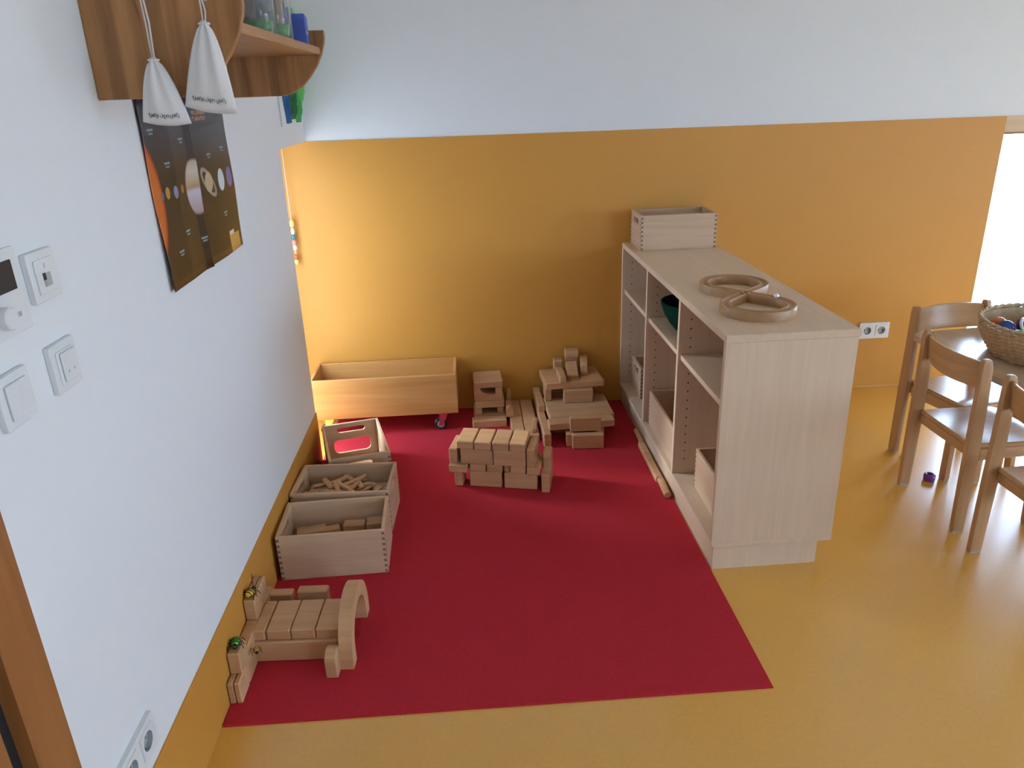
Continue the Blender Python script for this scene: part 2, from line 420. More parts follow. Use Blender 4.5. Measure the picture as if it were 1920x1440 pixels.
# far right low window
def window(name, label, axis, fixed, a0, a1, z0, z1, mull, depth=0.06, fw=0.05, mat="header_wood"):
    def bx(m, u0, u1, w0, w1, d0, d1):
        return m.box(u0, u1, fixed + d0, fixed + d1, w0, w1) if axis == 'x' else m.box(fixed + d0, fixed + d1, u0, u1, w0, w1)
    fr = MB()
    bx(fr, a0, a0 + fw, z0, z1, 0, depth); bx(fr, a1 - fw, a1, z0, z1, 0, depth); bx(fr, a0 + fw, a1 - fw, z1 - fw, z1, 0, depth); bx(fr, a0 + fw, a1 - fw, z0, z0 + fw, 0, depth)
    cuts = [a0 + fw / 2] + list(mull) + [a1 - fw / 2]
    for c in mull: bx(fr, c - fw / 2, c + fw / 2, z0 + fw, z1 - fw, 0, depth)
    w = struct(name, fr, mat, label)
    for i in range(len(cuts) - 1):
        p = MB(); bx(p, cuts[i] + fw / 2, cuts[i + 1] - fw / 2, z0 + fw, z1 - fw, depth * 0.45, depth * 0.55); p.build("pane", "window_glass", w)
    return w
w1 = window("window_1", "low floor level window glowing white at the right", 'x', 0.235, 3.14, 4.76, 0.0, 1.25, (3.95,), 0.05, 0.022)
hd = MB().box(3.14, 4.76, -0.004, 0.235, 1.222, H)
hd.build("lintel_board", "header_wood", w1)
MB().box(3.14, 4.76, -0.005, 0.0, 1.212, 1.222).build("lintel_edge", "door_wood", w1)
w2 = window("window_2", "low window in the niche beyond the left wall", 'y', -0.30, -0.497, -0.235, 0.0, 1.29, (), 0.05, 0.02)
MB().box(-0.30, -0.25, -0.235, 0.0, 0.0, 1.29).build("light_block_board", "white_paint", w2)  # unseen board, added to cut the niche daylight falling on the dado
window("window_3", "wide window in the right wall", 'y', XR + 0.05, -4.65, -1.95, 0.4, 1.5, (-3.75, -2.85))
window("window_4", "window in the wall behind the viewer", 'x', YF - 0.12, 3.75, 5.45, 0.95, 1.95, (4.6,))
struct("ground_outside", MB().box(-14, 20, -20, 14, -0.30, -0.16), "paving", "pale paving outside the windows")

# outside venetian blind, half drawn up above the right window
vb = thing("venetian_blind", "grey slatted outdoor blind at the top of the bright window", "blind", (3.95, 0.36, 1.11))
for i in range(5):
    MB().add([(-0.77, -0.028, i * 0.030 - 0.012), (0.77, -0.028, i * 0.030 - 0.012), (0.77, 0.028, i * 0.030 + 0.010), (-0.77, 0.028, i * 0.030 + 0.010),
              (-0.77, -0.028, i * 0.030 - 0.010), (0.77, -0.028, i * 0.030 - 0.010), (0.77, 0.028, i * 0.030 + 0.012), (-0.77, 0.028, i * 0.030 + 0.012)],
             [(0, 3, 2, 1), (4, 5, 6, 7), (0, 1, 5, 4), (1, 2, 6, 5), (2, 3, 7, 6), (3, 0, 4, 7)]).build("slat", "alu_blind", vb)
MB().box(-0.78, 0.78, -0.035, 0.035, 0.14, 0.19).build("head_rail", "alu_blind", vb)

# door at the near left corner
dr = struct("door_1", MB().box(-0.045, -0.005, -3.44, -2.618, 0.01, 2.03), "door_wood", "brown wooden door in its frame at the left edge")
df = MB(); df.box(-0.10, 0.014, -2.592, -2.507, 0.0, 2.13); df.box(-0.10, 0.014, -3.55, -3.465, 0.0, 2.13); df.box(-0.10, 0.014, -3.465, -2.592, 2.045, 2.13)
df.build("door_frame", "door_wood", dr, bevel=0.003)
dg = MB().box(-0.06, -0.012, -2.618, -2.592, 0.0, 2.045); dg.box(-0.06, -0.012, -3.465, -3.44, 0.0, 2.045); dg.build("door_seal", "black_rubber", dr)
MB().tube([(-0.005, -3.38, 1.05), (0.045, -3.38, 1.05), (0.05, -3.37, 1.05), (0.05, -3.26, 1.05)], 0.009).build("door_handle", "grey_metal", dr, smooth=True)

# ------------------------------------------------------------------ carpet
cp = MB().add([(0.005, -1.974, 0.0), (1.416, -1.974, 0.0), (1.404, -0.006, 0.0), (0.005, -0.006, 0.0),
               (0.006, -1.972, 0.005), (1.414, -1.972, 0.005), (1.402, -0.008, 0.005), (0.006, -0.008, 0.005)],
              [(0, 3, 2, 1), (4, 5, 6, 7), (0, 1, 5, 4), (1, 2, 6, 5), (2, 3, 7, 6), (3, 0, 4, 7)])
o = tag(cp.build("carpet", "carpet_red"), "red flat woven play carpet covering the floor beside the shelf", "carpet")
FZ = 0.005

# ------------------------------------------------------------------ low shelf unit
SH = thing("shelf_unit", "low pale maple shelf unit with three open compartments on the carpet edge", "shelf", (1.407, -1.454, 0), 0.008)
D, L, HS = 0.397, 1.452, 0.795
ZB0, ZB1, ZT = 0.084, 0.103, 0.772
T = 0.019
MB().box(0, D, 0, L, ZT, HS).build("top_board", "shelf_laminate_y", SH, bevel=0.0015)
MB().box(0.0, D - 0.004, 0.0, T, ZB1, ZT).build("end_panel", "shelf_laminate", SH, bevel=0.001)
MB().box(0.0, D - 0.004, L - T, L, ZB1, ZT).build("end_panel", "shelf_laminate", SH, bevel=0.001)
DV = [(L - T) / 3.0, 2 * (L - T) / 3.0]
for y in DV: MB().box(0.002, D - 0.012, y, y + T, ZB1, ZT).build("divider", "shelf_laminate", SH, bevel=0.001)
MB().box(0.0, D - 0.004, 0.0, L, ZB0, ZB1).build("base_board", "shelf_laminate_y", SH, bevel=0.001)
pl = MB(); pl.box(0.010, 0.028, 0.012, L - 0.012, 0, ZB0); pl.box(D - 0.062, D - 0.044, 0.012, L - 0.012, 0, ZB0)
pl.box(0.028, D - 0.062, 0.004, 0.022, 0, ZB0); pl.box(0.028, D - 0.062, L - 0.03, L - 0.012, 0, ZB0)
pl = MB(); pl.box(0.010, D - 0.06, 0.006, 0.024, 0, ZB0); pl.box(0.010, 0.028, 0.024, L - 0.012, 0, ZB0); pl.box(D - 0.06, D - 0.044, 0.009, L - 0.012, 0, ZB0)
pl.build("plinth", "shelf_laminate", SH)
MB().box(D - 0.012, D - 0.004, T, L - T, ZB1, ZT).build("back_panel", "shelf_laminate", SH)
ends = [T] + [d + T for d in DV]; begs = DV + [L - T]
for k in range(3): MB().box(0.012, D - 0.013, ends[k] + 0.001, begs[k] - 0.001, 0.556, 0.575).build("inner_shelf", "shelf_laminate_y", SH, bevel=0.001)
ph = MB()
for yy in DV + [L - T]:
    for xx in (0.045, D - 0.07):
        for i in range(17):
            z = 0.16 + i * 0.034
            if abs(z - 0.565) < 0.02: continue
            ph.rings([[(xx + 0.003 * math.cos(2 * PI * j / 6), yy - w, z + 0.003 * math.sin(2 * PI * j / 6)) for j in range(6)] for w in (-0.0005, 0.0006)])
ph.build("pin_holes", "hole_dark", SH, kind="stuff")

# ------------------------------------------------------------------ crates
def crate(name, label, loc, rz, Lx=0.35, Wy=0.23, Hz=0.155, big_opening=False, wx="crate_wood", wy="crate_wood_y", slots=True, group=None):
    """finger-jointed box, long side along local x, base centred on the origin; handle slots in the short ends"""
    t = 0.0105; tb = 0.006
    r = thing(name, label, "crate", loc, rz, group)
    for s in (-1, 1):
        y0, y1 = (-Wy / 2, -Wy / 2 + t) if s < 0 else (Wy / 2 - t, Wy / 2)
        MB().box(-Lx / 2, Lx / 2, y0, y1, 0.0, Hz).build("side_panel", wx, r, bevel=0.0012)
        x0 = -Lx / 2 if s < 0 else Lx / 2 - t
        outer = [(-Wy / 2 + t, 0.0), (Wy / 2 - t, 0.0), (Wy / 2 - t, Hz), (-Wy / 2 + t, Hz)]
        holes = [slot(0, Hz - 0.033, 0.095, 0.024)] if slots else []
        if big_opening and s > 0:
            holes = [slot(0.0, Hz - 0.030, 0.12, 0.022), rrect(-0.078, 0.078, 0.030, 0.092, 0.022)]
        plate("end_panel", outer, holes, t, wy, r, lambda u, v, w, x0=x0: (x0 + w, u, v))
    MB().box(-Lx / 2 + t, Lx / 2 - t, -Wy / 2 + t, Wy / 2 - t, 0.004, 0.004 + tb).build("bottom", wx, r)
    fj = MB(); n = 8; h = Hz / (2 * n)
    for sx in (-1, 1):
        for sy in (-1, 1):
            for i in range(n):
                z0 = (2 * i + (0.3)) * h; z1 = z0 + h * 0.95
                xa, xb = (Lx / 2 - t, Lx / 2 - 0.001) if sx > 0 else (-Lx / 2 + 0.001, -Lx / 2 + t)
                ya, yb = (Wy / 2 - 0.002, Wy / 2 + 0.0004) if sy > 0 else (-Wy / 2 - 0.0004, -Wy / 2 + 0.002)
                fj.box(xa, xb, ya, yb, z0, z1)
                z0 += h; z1 = z0 + h * 0.95
                xa, xb = (Lx / 2 - 0.002, Lx / 2 + 0.0004) if sx > 0 else (-Lx / 2 - 0.0004, -Lx / 2 + 0.002)
                ya, yb = (Wy / 2 - t, Wy / 2 - 0.001) if sy > 0 else (-Wy / 2 + 0.001, -Wy / 2 + t)
                if z1 < Hz: fj.box(xa, xb, ya, yb, z0, z1)
    fj.build("finger_joints", "end_grain", r, kind="stuff")
    return r
crate("crate", "open wooden crate nearest the viewer against the left wall, blocks at its bottom", (0.190, -1.252, FZ), 0.03, 0.345, 0.225, 0.162)
crate("crate", "open wooden crate full of loose thin wooden sticks", (0.188, -0.990, FZ), -0.045, 0.348, 0.228, 0.165)
crate("crate", "empty wooden crate with wide opening in its end, nearest the trolley", (0.178, -0.650, FZ), PI / 2 + 0.245, 0.35, 0.238, 0.165, big_opening=True)
crate("crate", "wooden crate standing on top of the shelf unit by the orange wall", (1.6, -0.112, HS), 0.0, 0.335, 0.205, 0.152, slots=True)
crate("crate", "pale crate in the lowest compartment nearest the viewer", (1.575, -1.255, ZB1), PI / 2, 0.345, 0.235, 0.152)
crate("crate", "wooden crate filling the bottom of the middle shelf compartment", (1.545, -0.722, ZB1), PI / 2, 0.40, 0.25, 0.155)
fc = crate("crate", "wooden crate with handle slot in the far bottom shelf compartment", (1.575, -0.150, ZB1), 0.0, 0.26, 0.19, 0.150)
tag(MB().lathe([(0.0, 0.0), (0.035, 0.0), (0.06, 0.02), (0.066, 0.045), (0.06, 0.048), (0.0, 0.03)], 18, (1.545, -0.15, ZB1 + 0.0105)).build("dark_dish", "dark_plastic", smooth=True), "dark dish lying in the crate at the far end of the shelf unit", "dish")

# ------------------------------------------------------------------ building blocks
U = 0.0325
BCACHE = {}
def block(label, x, y, z, dx, dy, dz, rz=0.0, name="building_block", tilt=0.0, group=None, mat="block_wood"):
    """wooden block; x, y is the centre, z the underside"""
    k = (round(dx, 4), round(dy, 4), round(dz, 4), mat)
    if k not in BCACHE:
        BCACHE[k] = MB().box(-dx / 2, dx / 2, -dy / 2, dy / 2, -dz / 2, dz / 2).mesh(name, 0.0032, 1)
        BCACHE[k].materials.append(MATS[mat])
    o = bpy.data.objects.new(name, BCACHE[k]); COL.objects.link(o)
    o.location = (x, y, z + dz / 2); o.rotation_euler = (tilt, 0, rz)
    return tag(o, label, "block", group)

# --- the stack in the middle of the carpet (local frame: x along its front, y away from the viewer)
A0 = math.radians(-13.0); CS, SN = math.cos(A0), math.sin(A0)
def st(label, x0, x1, y0, y1, z0, z1, **k):
    cx, cy = (x0 + x1) / 2, (y0 + y1) / 2
    g = 0.0009
    return block(label, 0.638 + cx * CS - cy * SN, -0.808 + cx * SN + cy * CS, FZ + z0, x1 - x0 - g, y1 - y0 - g, z1 - z0, A0, **k)
GS = "blocks of the stack in the middle of the carpet"
st("wide brick at the bottom left of the middle stack's front", 0.0, 0.130, 0.0, U, 0, 2 * U, group=GS)
st("wide brick at the bottom right of the middle stack's front", 0.140, 0.272, -0.001, U, 0, 2 * U, group=GS)
st("brick standing behind the bottom left front brick of the middle stack", 0.0, 0.130, 0.0975, 0.130, 0, 2 * U, group=GS)
st("brick standing behind the bottom right front brick of the middle stack", 0.140, 0.270, 0.0975, 0.130, 0, 2 * U, group=GS)
st("flat block end above the middle stack's bottom left brick, first from the left", 0.002, 0.067, 0.002, 0.132, 2 * U, 3 * U, group=GS)
st("flat block end in the middle stack's second row, second from the left", 0.070, 0.134, 0.002, 0.132, 2 * U, 3 * U, group=GS)
st("narrow block set back in the middle of the stack's second row", 0.138, 0.163, 0.012, 0.132, 2 * U, 3 * U, group=GS)
st("flat block end in the middle stack's second row, second from the right", 0.165, 0.227, -0.002, 0.130, 2 * U, 3 * U, group=GS)
st("flat block end at the right end of the middle stack's second row", 0.231, 0.284, -0.006, 0.124, 2 * U, 3 * U, group=GS)
st("wide brick in the middle stack's third row, left", -0.032, 0.097, 0.0, U, 3 * U, 5 * U, group=GS)
st("wide brick in the middle stack's third row, right", 0.100, 0.228, -0.003, U, 3 * U, 5 * U, group=GS)
st("brick standing behind the left brick of the middle stack's third row", -0.032, 0.097, 0.098, 0.130, 3 * U, 5 * U, group=GS)
st("brick standing behind the right brick of the middle stack's third row", 0.100, 0.228, 0.098, 0.130, 3 * U, 5 * U, group=GS)
st("pale flat block on top of the middle stack, leftmost of four", -0.046, 0.021, 0.0, 0.132, 5 * U, 6 * U, group=GS)
st("pale flat block on top of the middle stack, second of four from left", 0.026, 0.092, -0.002, 0.130, 5 * U, 6 * U, group=GS)
st("pale flat block on top of the middle stack, third of four from left", 0.096, 0.162, -0.001, 0.133, 5 * U, 6 * U, group=GS)
st("pale flat block on top of the middle stack, rightmost of four", 0.165, 0.229, -0.002, 0.131, 5 * U, 6 * U, group=GS)
st("block on edge at the left end of the middle stack's top", -0.078, -0.0455, 0.0, 0.130, 3 * U, 5 * U, group=GS)
st("flat block jutting out like a ledge at the middle stack's left", -0.078, -0.004, -0.016, 0.114, 2 * U, 3 * U, group=GS)
st("short post under the ledge at the middle stack's left foot", -0.060, -0.0275, -0.004, 0.060, 0, 2 * U, group=GS)
st("block on edge at the right end of the middle stack's top", 0.232, 0.2645, -0.006, 0.126, 3 * U, 5.4 * U, group=GS)
st("tall thin block leaning at the middle stack's right foot", 0.290, 0.322, -0.020, 0.045, 0, 2.4 * U, group=GS)
st("thin upright block at the back of the middle stack's right end", 0.288, 0.320, 0.050, 0.115, 0, 4.2 * U, group=GS)

# --- tower by the wall, right of the trolley
GT = "blocks of the tower by the orange wall"
block("wide low brick at the foot of the tower by the wall", 0.737, -0.235, FZ, 0.160, 0.050, U + 0.006, 0.03, group=GT)
block("flat brick lying behind the tower's foot by the wall", 0.740, -0.110, FZ, 0.150, 0.180, U, 0.0, group=GT)
block("small post left of the rectangular hole in the tower", 0.688, -0.112, FZ + U, 0.034, 0.11, U, group=GT)
block("small post right of the rectangular hole in the tower", 0.792, -0.112, FZ + U, 0.030, 0.11, U, group=GT)
block("added block shutting light out of the rectangular hole in the tower", 0.740, -0.060, FZ + U, 0.068, 0.02, U, group=GT)  # added behind the hole so that it stays dark
block("flat slab above the rectangular hole in the tower", 0.742, -0.108, FZ + 2 * U, 0.140, 0.130, U, 0.02, group=GT)
# U-shaped block with the round hollow facing up
ar = [(-0.067, 0.0), (0.067, 0.0), (0.067, 2 * U), (0.036, 2 * U), (0.036, 0.030)]
ar += [(0.012 - 0.050 * math.sin(a), 2 * U + 0.002 - 0.036 * math.cos(a)) for a in [PI / 2 * i / 8 for i in range(9)]] + [(-0.067, 2 * U)]
o = MB().prism(ar, 'y', -0.065, 0.060).build("hollow_block", "block_wood", bevel=0.002); o.location = (0.737, -0.098, FZ + 3 * U)
block("added block shutting light out of the rounded hollow in the tower", 0.737, -0.0215, FZ + 3 * U, 0.130, 0.018, 2 * U, group=GT)  # added backing, keeps light from coming through the hollow
tag(o, "wooden block with a rounded hollow below the tower's top slab", "block", GT)
block("wide square slab on top of the tower by the wall", 0.738, -0.090, FZ + 5 * U, 0.136, 0.150, U, 0.03, group=GT)
block("thin upright block right of the tower, against the wall", 0.838, -0.040, FZ + U, 0.022, 0.05, 2.1 * U, 0.0, group=GT)
block("small upright block between tower and plank road", 0.834, -0.120, FZ + U, 0.028, 0.065, U, 0.0, group=GT)
o = MB().prism([(-0.018, 0.0), (0.018, 0.0), (0.018, 0.030)] + [(0.018 * math.cos(a), 0.030 + 0.018 * math.sin(a)) for a in [PI * i / 8 for i in range(1, 8)]] + [(-0.018, 0.030)], 'y', -0.02, 0.02).build("rounded_block", "block_wood", bevel=0.002)
o.location = (0.834, -0.200, FZ + U); tag(o, "small round topped block standing beside the tower's foot", "block", GT)

# --- plank road between the tower and the big right-hand building
GP = "planks of the block road"
block("long plank of the block road next to the tower", 0.862, -0.232, FZ, 0.058, 0.44, U, 0.0, group=GP)
block("long plank in the middle of the block road", 0.924, -0.222, FZ, 0.060, 0.42, U, 0.0, group=GP)
block("short stick lying at the near end of the block road", 0.940, -0.345, FZ + U, 0.022, 0.130, 0.6 * U, -0.12, group=GP)
GB = "bars edging the block road"
block("long bar on the ground along the right edge of the block road, near end", 0.981, -0.372, FZ, U, 0.256, 2 * U, 0.02, group=GB)
block("long bar on the ground along the right edge of the block road, far end", 0.981, -0.128, FZ, U, 0.226, 2 * U, 0.0, group=GB)
block("bar lying on top of the right edging near the wall", 0.979, -0.135, FZ + 2 * U, U, 0.235, U, 0.02, group=GB)

# --- big building of slabs near the wall, left of the shelf
GR = "blocks of the slab building by the shelf"
block("brick standing in front of the slab building like a doorstep", 1.157, -0.518, FZ, 0.137, U, 2 * U, -0.06, group=GR)
block("short upright block behind the doorstep of the slab building", 1.082, -0.478, FZ, U, 0.05, 1.8 * U, -0.05, group=GR)
block("upright block at the right behind the doorstep of the slab building", 1.216, -0.476, FZ, U, 0.05, 2 * U, -0.05, group=GR)
block("brick above the dark slot at the front of the slab building", 1.151, -0.481, FZ + 2 * U, 0.136, U - 0.002, 2 * U, -0.03, group=GR)
block("front plank of the slab building's wide lower platform", 1.139, -0.4325, FZ + 2 * U, 0.292, 0.064, U, 0.045, group=GR)
block("wide board of the slab building's lower platform", 1.148, -0.272, FZ + 2 * U, 0.292, 0.245, U, 0.03, group=GR)
block("support block under the left side of the lower platform", 1.055, -0.27, FZ, 0.065, 0.18, 2 * U, 0.0, group=GR)
block("support block under the right side of the lower platform", 1.225, -0.27, FZ, 0.065, 0.18, 2 * U, 0.0, group=GR)
block("back support block on the ground by the wall under the platform", 1.145, -0.080, FZ, 0.26, 0.065, 3 * U, 0.0, group=GR)
block("brick standing on the lower platform under the upper slab", 1.155, -0.232, FZ + 3 * U, 0.137, U, 2 * U, -0.02, group=GR)
block("block standing behind that brick under the upper slab, near the wall", 1.145, -0.075, FZ + 3 * U, 0.200, 0.05, 2 * U, 0.0, group=GR)
block("thin upright block left under the upper slab of the building", 1.018, -0.155, FZ + 3 * U, 0.030, 0.10, 2 * U, 0.0, group=GR)
block("wide upper slab of the building near the wall", 1.136, -0.124, FZ + 5 * U, 0.276, 0.200, U, 0.06, group=GR)
block("long pale bar lying at the left on the upper slab", 1.083, -0.165, FZ + 6 * U, 0.031, 0.145, U, 0.03, group=GR)
block("small block at the back end of the pale bar on the upper slab", 1.080, -0.064, FZ + 6 * U, 0.040, 0.05, 1.8 * U, 0.0, group=GR)
block("flat block sloping down in the middle of the upper slab", 1.140, -0.130, FZ + 6 * U + 0.010, 0.055, 0.125, U * 0.8, -0.07, tilt=0.22, group=GR)
block("upright block behind the sloping block on the upper slab", 1.150, -0.042, FZ + 6 * U, 0.060, 0.035, 2 * U, -0.07, group=GR)
o = MB().prism([(-0.065, 0.0), (0.065, 0.0), (0.065, 0.045), (0.055, 0.06), (0.04, 0.065), (-0.04, 0.065), (-0.055, 0.06), (-0.065, 0.045)], 'x', -0.017, 0.017).build("rounded_block", "block_wood", bevel=0.003)
o.location = (1.204, -0.078, FZ + 6 * U); o.rotation_euler = (0, 0, -0.12); tag(o, "rounded block on edge at the right on the upper slab", "block", GR)
block("small block crowning the very top of the slab building", 1.150, -0.045, FZ + 8 * U, 0.066, 0.055, U, -0.05, group=GR)

# --- bed-like construction in the foreground by the left wall
GN = "blocks of the bed shaped construction"
RB = -0.045
block("long beam on the carpet along the front of the bed construction", 0.150, -1.737, FZ, 0.235, U, 2 * U, RB, group=GN)
block("long beam on the carpet along the back of the bed construction", 0.160, -1.612, FZ, 0.225, U, 2 * U, RB, group=GN)
for lab, xc, w in (("narrow flat block of the bed's top next to the headboard", 0.054, 0.034), ("flat block of the bed's top, second from the headboard", 0.107, 0.066),
                   ("flat block of the bed's top, third from the headboard", 0.175, 0.066), ("flat block of the bed's top beside the arch", 0.243, 0.065)):
    block(lab, xc, -1.672 - (xc - 0.05) * 0.045, FZ + 2 * U, w, 0.136, U, RB, group=GN)
# half-round arch standing on its two feet beside the bed
prof = []
for i in range(19): a = PI * i / 18; prof.append((0.130 * math.cos(a), 0.130 * math.sin(a) + 0.040))
prof = [(0.130, 0.0)] + prof + [(-0.130, 0.0), (-0.088, 0.0)]
for i in range(15): a = PI - PI * i / 14; prof.append((0.088 * math.cos(a), 0.088 * math.sin(a) + 0.040))
prof += [(0.088, 0.0)]
o = plate("arch_block", prof, [], 0.036, "block_wood", None, lambda u, v, w: (w - 0.018, u, v)); o.location = (0.300, -1.672, FZ); o.rotation_euler = (0, 0, RB)
tag(o, "big wooden arch standing upright at the foot of the bed construction", "block", GN)
rp_ = [(-0.030, 0.0), (0.030, 0.0), (0.030, 0.055)] + [(0.030 * math.cos(a), 0.055 + 0.022 * math.sin(a)) for a in [PI * i / 8 for i in range(1, 8)]] + [(-0.030, 0.055)]
o = MB().prism(rp_, 'x', -0.0165, 0.0165).build("rounded_block", "block_wood", bevel=0.003); o.location = (0.259, -1.803, FZ); o.rotation_euler = (0, 0, RB)
tag(o, "small round topped block in front of the big arch", "block", GN)
block("block on edge at the back of the bed construction, near the headboard", 0.070, -1.545, FZ, 0.070, U, 2.6 * U, RB, group=GN)
block("block on edge at the back of the bed construction, in the middle", 0.165, -1.548, FZ, 0.090, U, 2.8 * U, RB, group=GN)
# headboard along the wall
block("half thickness block at the very front of the headboard, touching the wall", 0.013, -1.868, FZ, 0.0160, 0.068, 2 * U, 0.0, group=GN)
block("half thickness block at the very front of the headboard, away from the wall", 0.0305, -1.868, FZ, 0.0160, 0.068, 2 * U, 0.0, group=GN)
block("brick on edge at the foot of the headboard, middle", 0.022, -1.765, FZ, U, 0.130, 2 * U, 0.0, group=GN)
block("brick on edge at the foot of the headboard, far end", 0.022, -1.632, FZ, U, 0.130, 2 * U, 0.0, group=GN)
block("block of the headboard carrying the green toy beetle", 0.022, -1.835, FZ + 2 * U, U, 0.062, 2 * U, 0.0, group=GN)
block("flat bar lying along the middle of the headboard", 0.022, -1.665, FZ + 2 * U, U, 0.270, U, 0.0, group=GN)
block("raised block of the headboard carrying the yellow toy bee", 0.022, -1.630, FZ + 3 * U, U, 0.120, 2 * U, 0.0, group=GN)

# --- blocks and sticks lying in the crates
def in_crate(loc, rz, n, ex, ey, z0, dims, label, group, name, seed, tilt=0.15):
    rnd = random.Random(seed)
    for i in range(n):
        u, v = rnd.uniform(-ex, ex), rnd.uniform(-ey, ey)
        d = dims[rnd.randrange(len(dims))]
        o = block(label, loc[0] + u * math.cos(rz) - v * math.sin(rz), loc[1] + u * math.sin(rz) + v * math.cos(rz), loc[2] + z0 + (i % 4) * 0.010, *d, rnd.uniform(-1.3, 1.3), name=name, group=group)
        o.rotation_euler = (rnd.uniform(-tilt, tilt), rnd.uniform(-tilt, tilt), o.rotation_euler[2])
# the stick crate: a lower layer of sticks, the loose ones lie on it
rs = random.Random(5)
for k in range(4):
    for j in range(6):
        block("thin wooden stick in the crate full of sticks", 0.188 + rs.uniform(-0.008, 0.008) + (-0.076 if k % 2 else 0.076), -1.072 + j * 0.0325 + (0.003 if k % 2 else -0.003), FZ + 0.011 + (k // 2) * 0.041, 0.140, 0.028, 0.038, rs.uniform(-0.02, 0.02) - 0.045,
              name="wooden_stick", group="sticks in the stick crate", mat="crate_wood")
in_crate((0.188, -0.990, FZ), -0.045, 28, 0.098, 0.055, 0.096, [(0.10, 0.020, 0.012), (0.115, 0.014, 0.014), (0.09, 0.026, 0.008), (0.07, 0.02, 0.02), (0.12, 0.018, 0.010)], "thin wooden stick in the crate full of sticks", "sticks in the stick crate", "wooden_stick", 11, 0.20)
for i, (u, v, a, d, lab) in enumerate(((0.122, 0.070, 0.05, (0.060, 0.050, 0.085), "block at the right end inside the nearest crate"), (0.050, 0.072, -0.03, (0.076, 0.040, 0.078), "pale pinkish block in the middle of the nearest crate"),
                                       (-0.030, 0.070, 0.25, (0.055, 0.030, 0.066), "small dark block left of the pinkish block in the nearest crate"), (-0.098, 0.062, 0.22, (0.10, 0.045, 0.070), "block lying slanted in the left half of the nearest crate"),
                                       (-0.100, -0.035, 1.45, (0.10, 0.045, 0.050), "block at the left end inside the nearest crate"),
                                       (-0.01, -0.03, 0.15, (0.10, 0.05, 0.05), "flat block behind the front board of the nearest crate"), (0.105, -0.03, -0.2, (0.09, 0.05, 0.05), "flat block at the front right inside the nearest crate"))):
    block(lab, 0.190 + u, -1.252 + v, FZ + 0.011, *d, a, group="blocks in the nearest crate")
# bar and dowels on the carpet along the shelf plinth
GD = "sticks along the foot of the shelf unit"
o = tag(MB().tube([(0, -0.062, 0), (0, 0.062, 0)], 0.014, 14).build("wooden_dowel", "block_wood", bevel=0.002), "round wooden dowel lying near the front end of the shelf's foot", "dowel", GD); smooth_angle(o); o.location = (1.389, -0.935, FZ + 0.014); o.rotation_euler = (0, 0, -0.03)
o = tag(MB().tube([(0, -0.07, 0), (0, 0.07, 0)], 0.012, 14).build("wooden_dowel", "block_wood", bevel=0.002), "round wooden dowel lying at the far end of the shelf's foot", "dowel", GD); smooth_angle(o); o.location = (1.394, -0.470, FZ + 0.012); o.rotation_euler = (0, 0, -0.02)
block("long wooden bar lying between the two dowels along the shelf's foot", 1.387, -0.706, FZ, 0.028, 0.325, 0.024, 0.0, name="wooden_bar", group=GD)

# ------------------------------------------------------------------ rolling box in the corner
TR = thing("toy_trolley", "long honey coloured wooden box on casters against the orange wall", "trolley", (0.265, -0.142, FZ), 0.0)
x0, x1, y0, y1, z0, z1, t = -0.330, 0.330, -0.126, 0.120, 0.088, 0.278, 0.014
MB().box(x0, x1, y0, y0 + t, z0, z1).build("front_board", "trolley_wood", TR, bevel=0.002)
MB().box(x0, x1, y1 - t, y1, z0, z1).build("back_board", "trolley_wood", TR, bevel=0.002)
for s in (-1, 1): MB().box(min(s * 0.330, s * 0.316), max(s * 0.330, s * 0.316), y0 + t, y1 - t, z0, z1 + 0.002).build("end_board", "trolley_wood", TR, bevel=0.002)
MB().box(x0 + t, x1 - t, y0 + t, y1 - t, z0, z0 + 0.010).build("bottom_board", "trolley_wood", TR)
for sx in (-1, 1):
    for sy in (-1, 1):
        px, py = sx * 0.262, (-0.097 if sy < 0 else 0.080)
        c = MB().box(px - 0.024, px + 0.024, py - 0.022, py + 0.022, z0 - 0.005, z0).build("caster", "chrome", TR)
        wx = px - 0.017
        fk = MB()
        for s in (-1, 1): fk.add([(px - 0.020, py + s * 0.012 - 0.001, z0 - 0.005), (px + 0.020, py + s * 0.012 - 0.001, z0 - 0.005), (px + 0.020, py + s * 0.012 + 0.001, z0 - 0.005), (px - 0.020, py + s * 0.012 + 0.001, z0 - 0.005),
                                     (wx - 0.009, py + s * 0.012 - 0.001, 0.022), (wx + 0.009, py + s * 0.012 - 0.001, 0.022), (wx + 0.009, py + s * 0.012 + 0.001, 0.022), (wx - 0.009, py + s * 0.012 + 0.001, 0.022)],
                                    [(0, 3, 2, 1), (4, 5, 6, 7), (0, 1, 5, 4), (1, 2, 6, 5), (2, 3, 7, 6), (3, 0, 4, 7)])
        fk.build("fork", "chrome", c)
        w = MB().tube([(wx, py - 0.009, 0.029), (wx, py + 0.009, 0.029)], 0.029, 22).build("wheel", "dark_plastic", c, bevel=0.003)
        MB().tube([(wx, py - 0.0105, 0.029), (wx, py + 0.0105, 0.029)], 0.017, 18).build("hub", "grey_plastic", c)

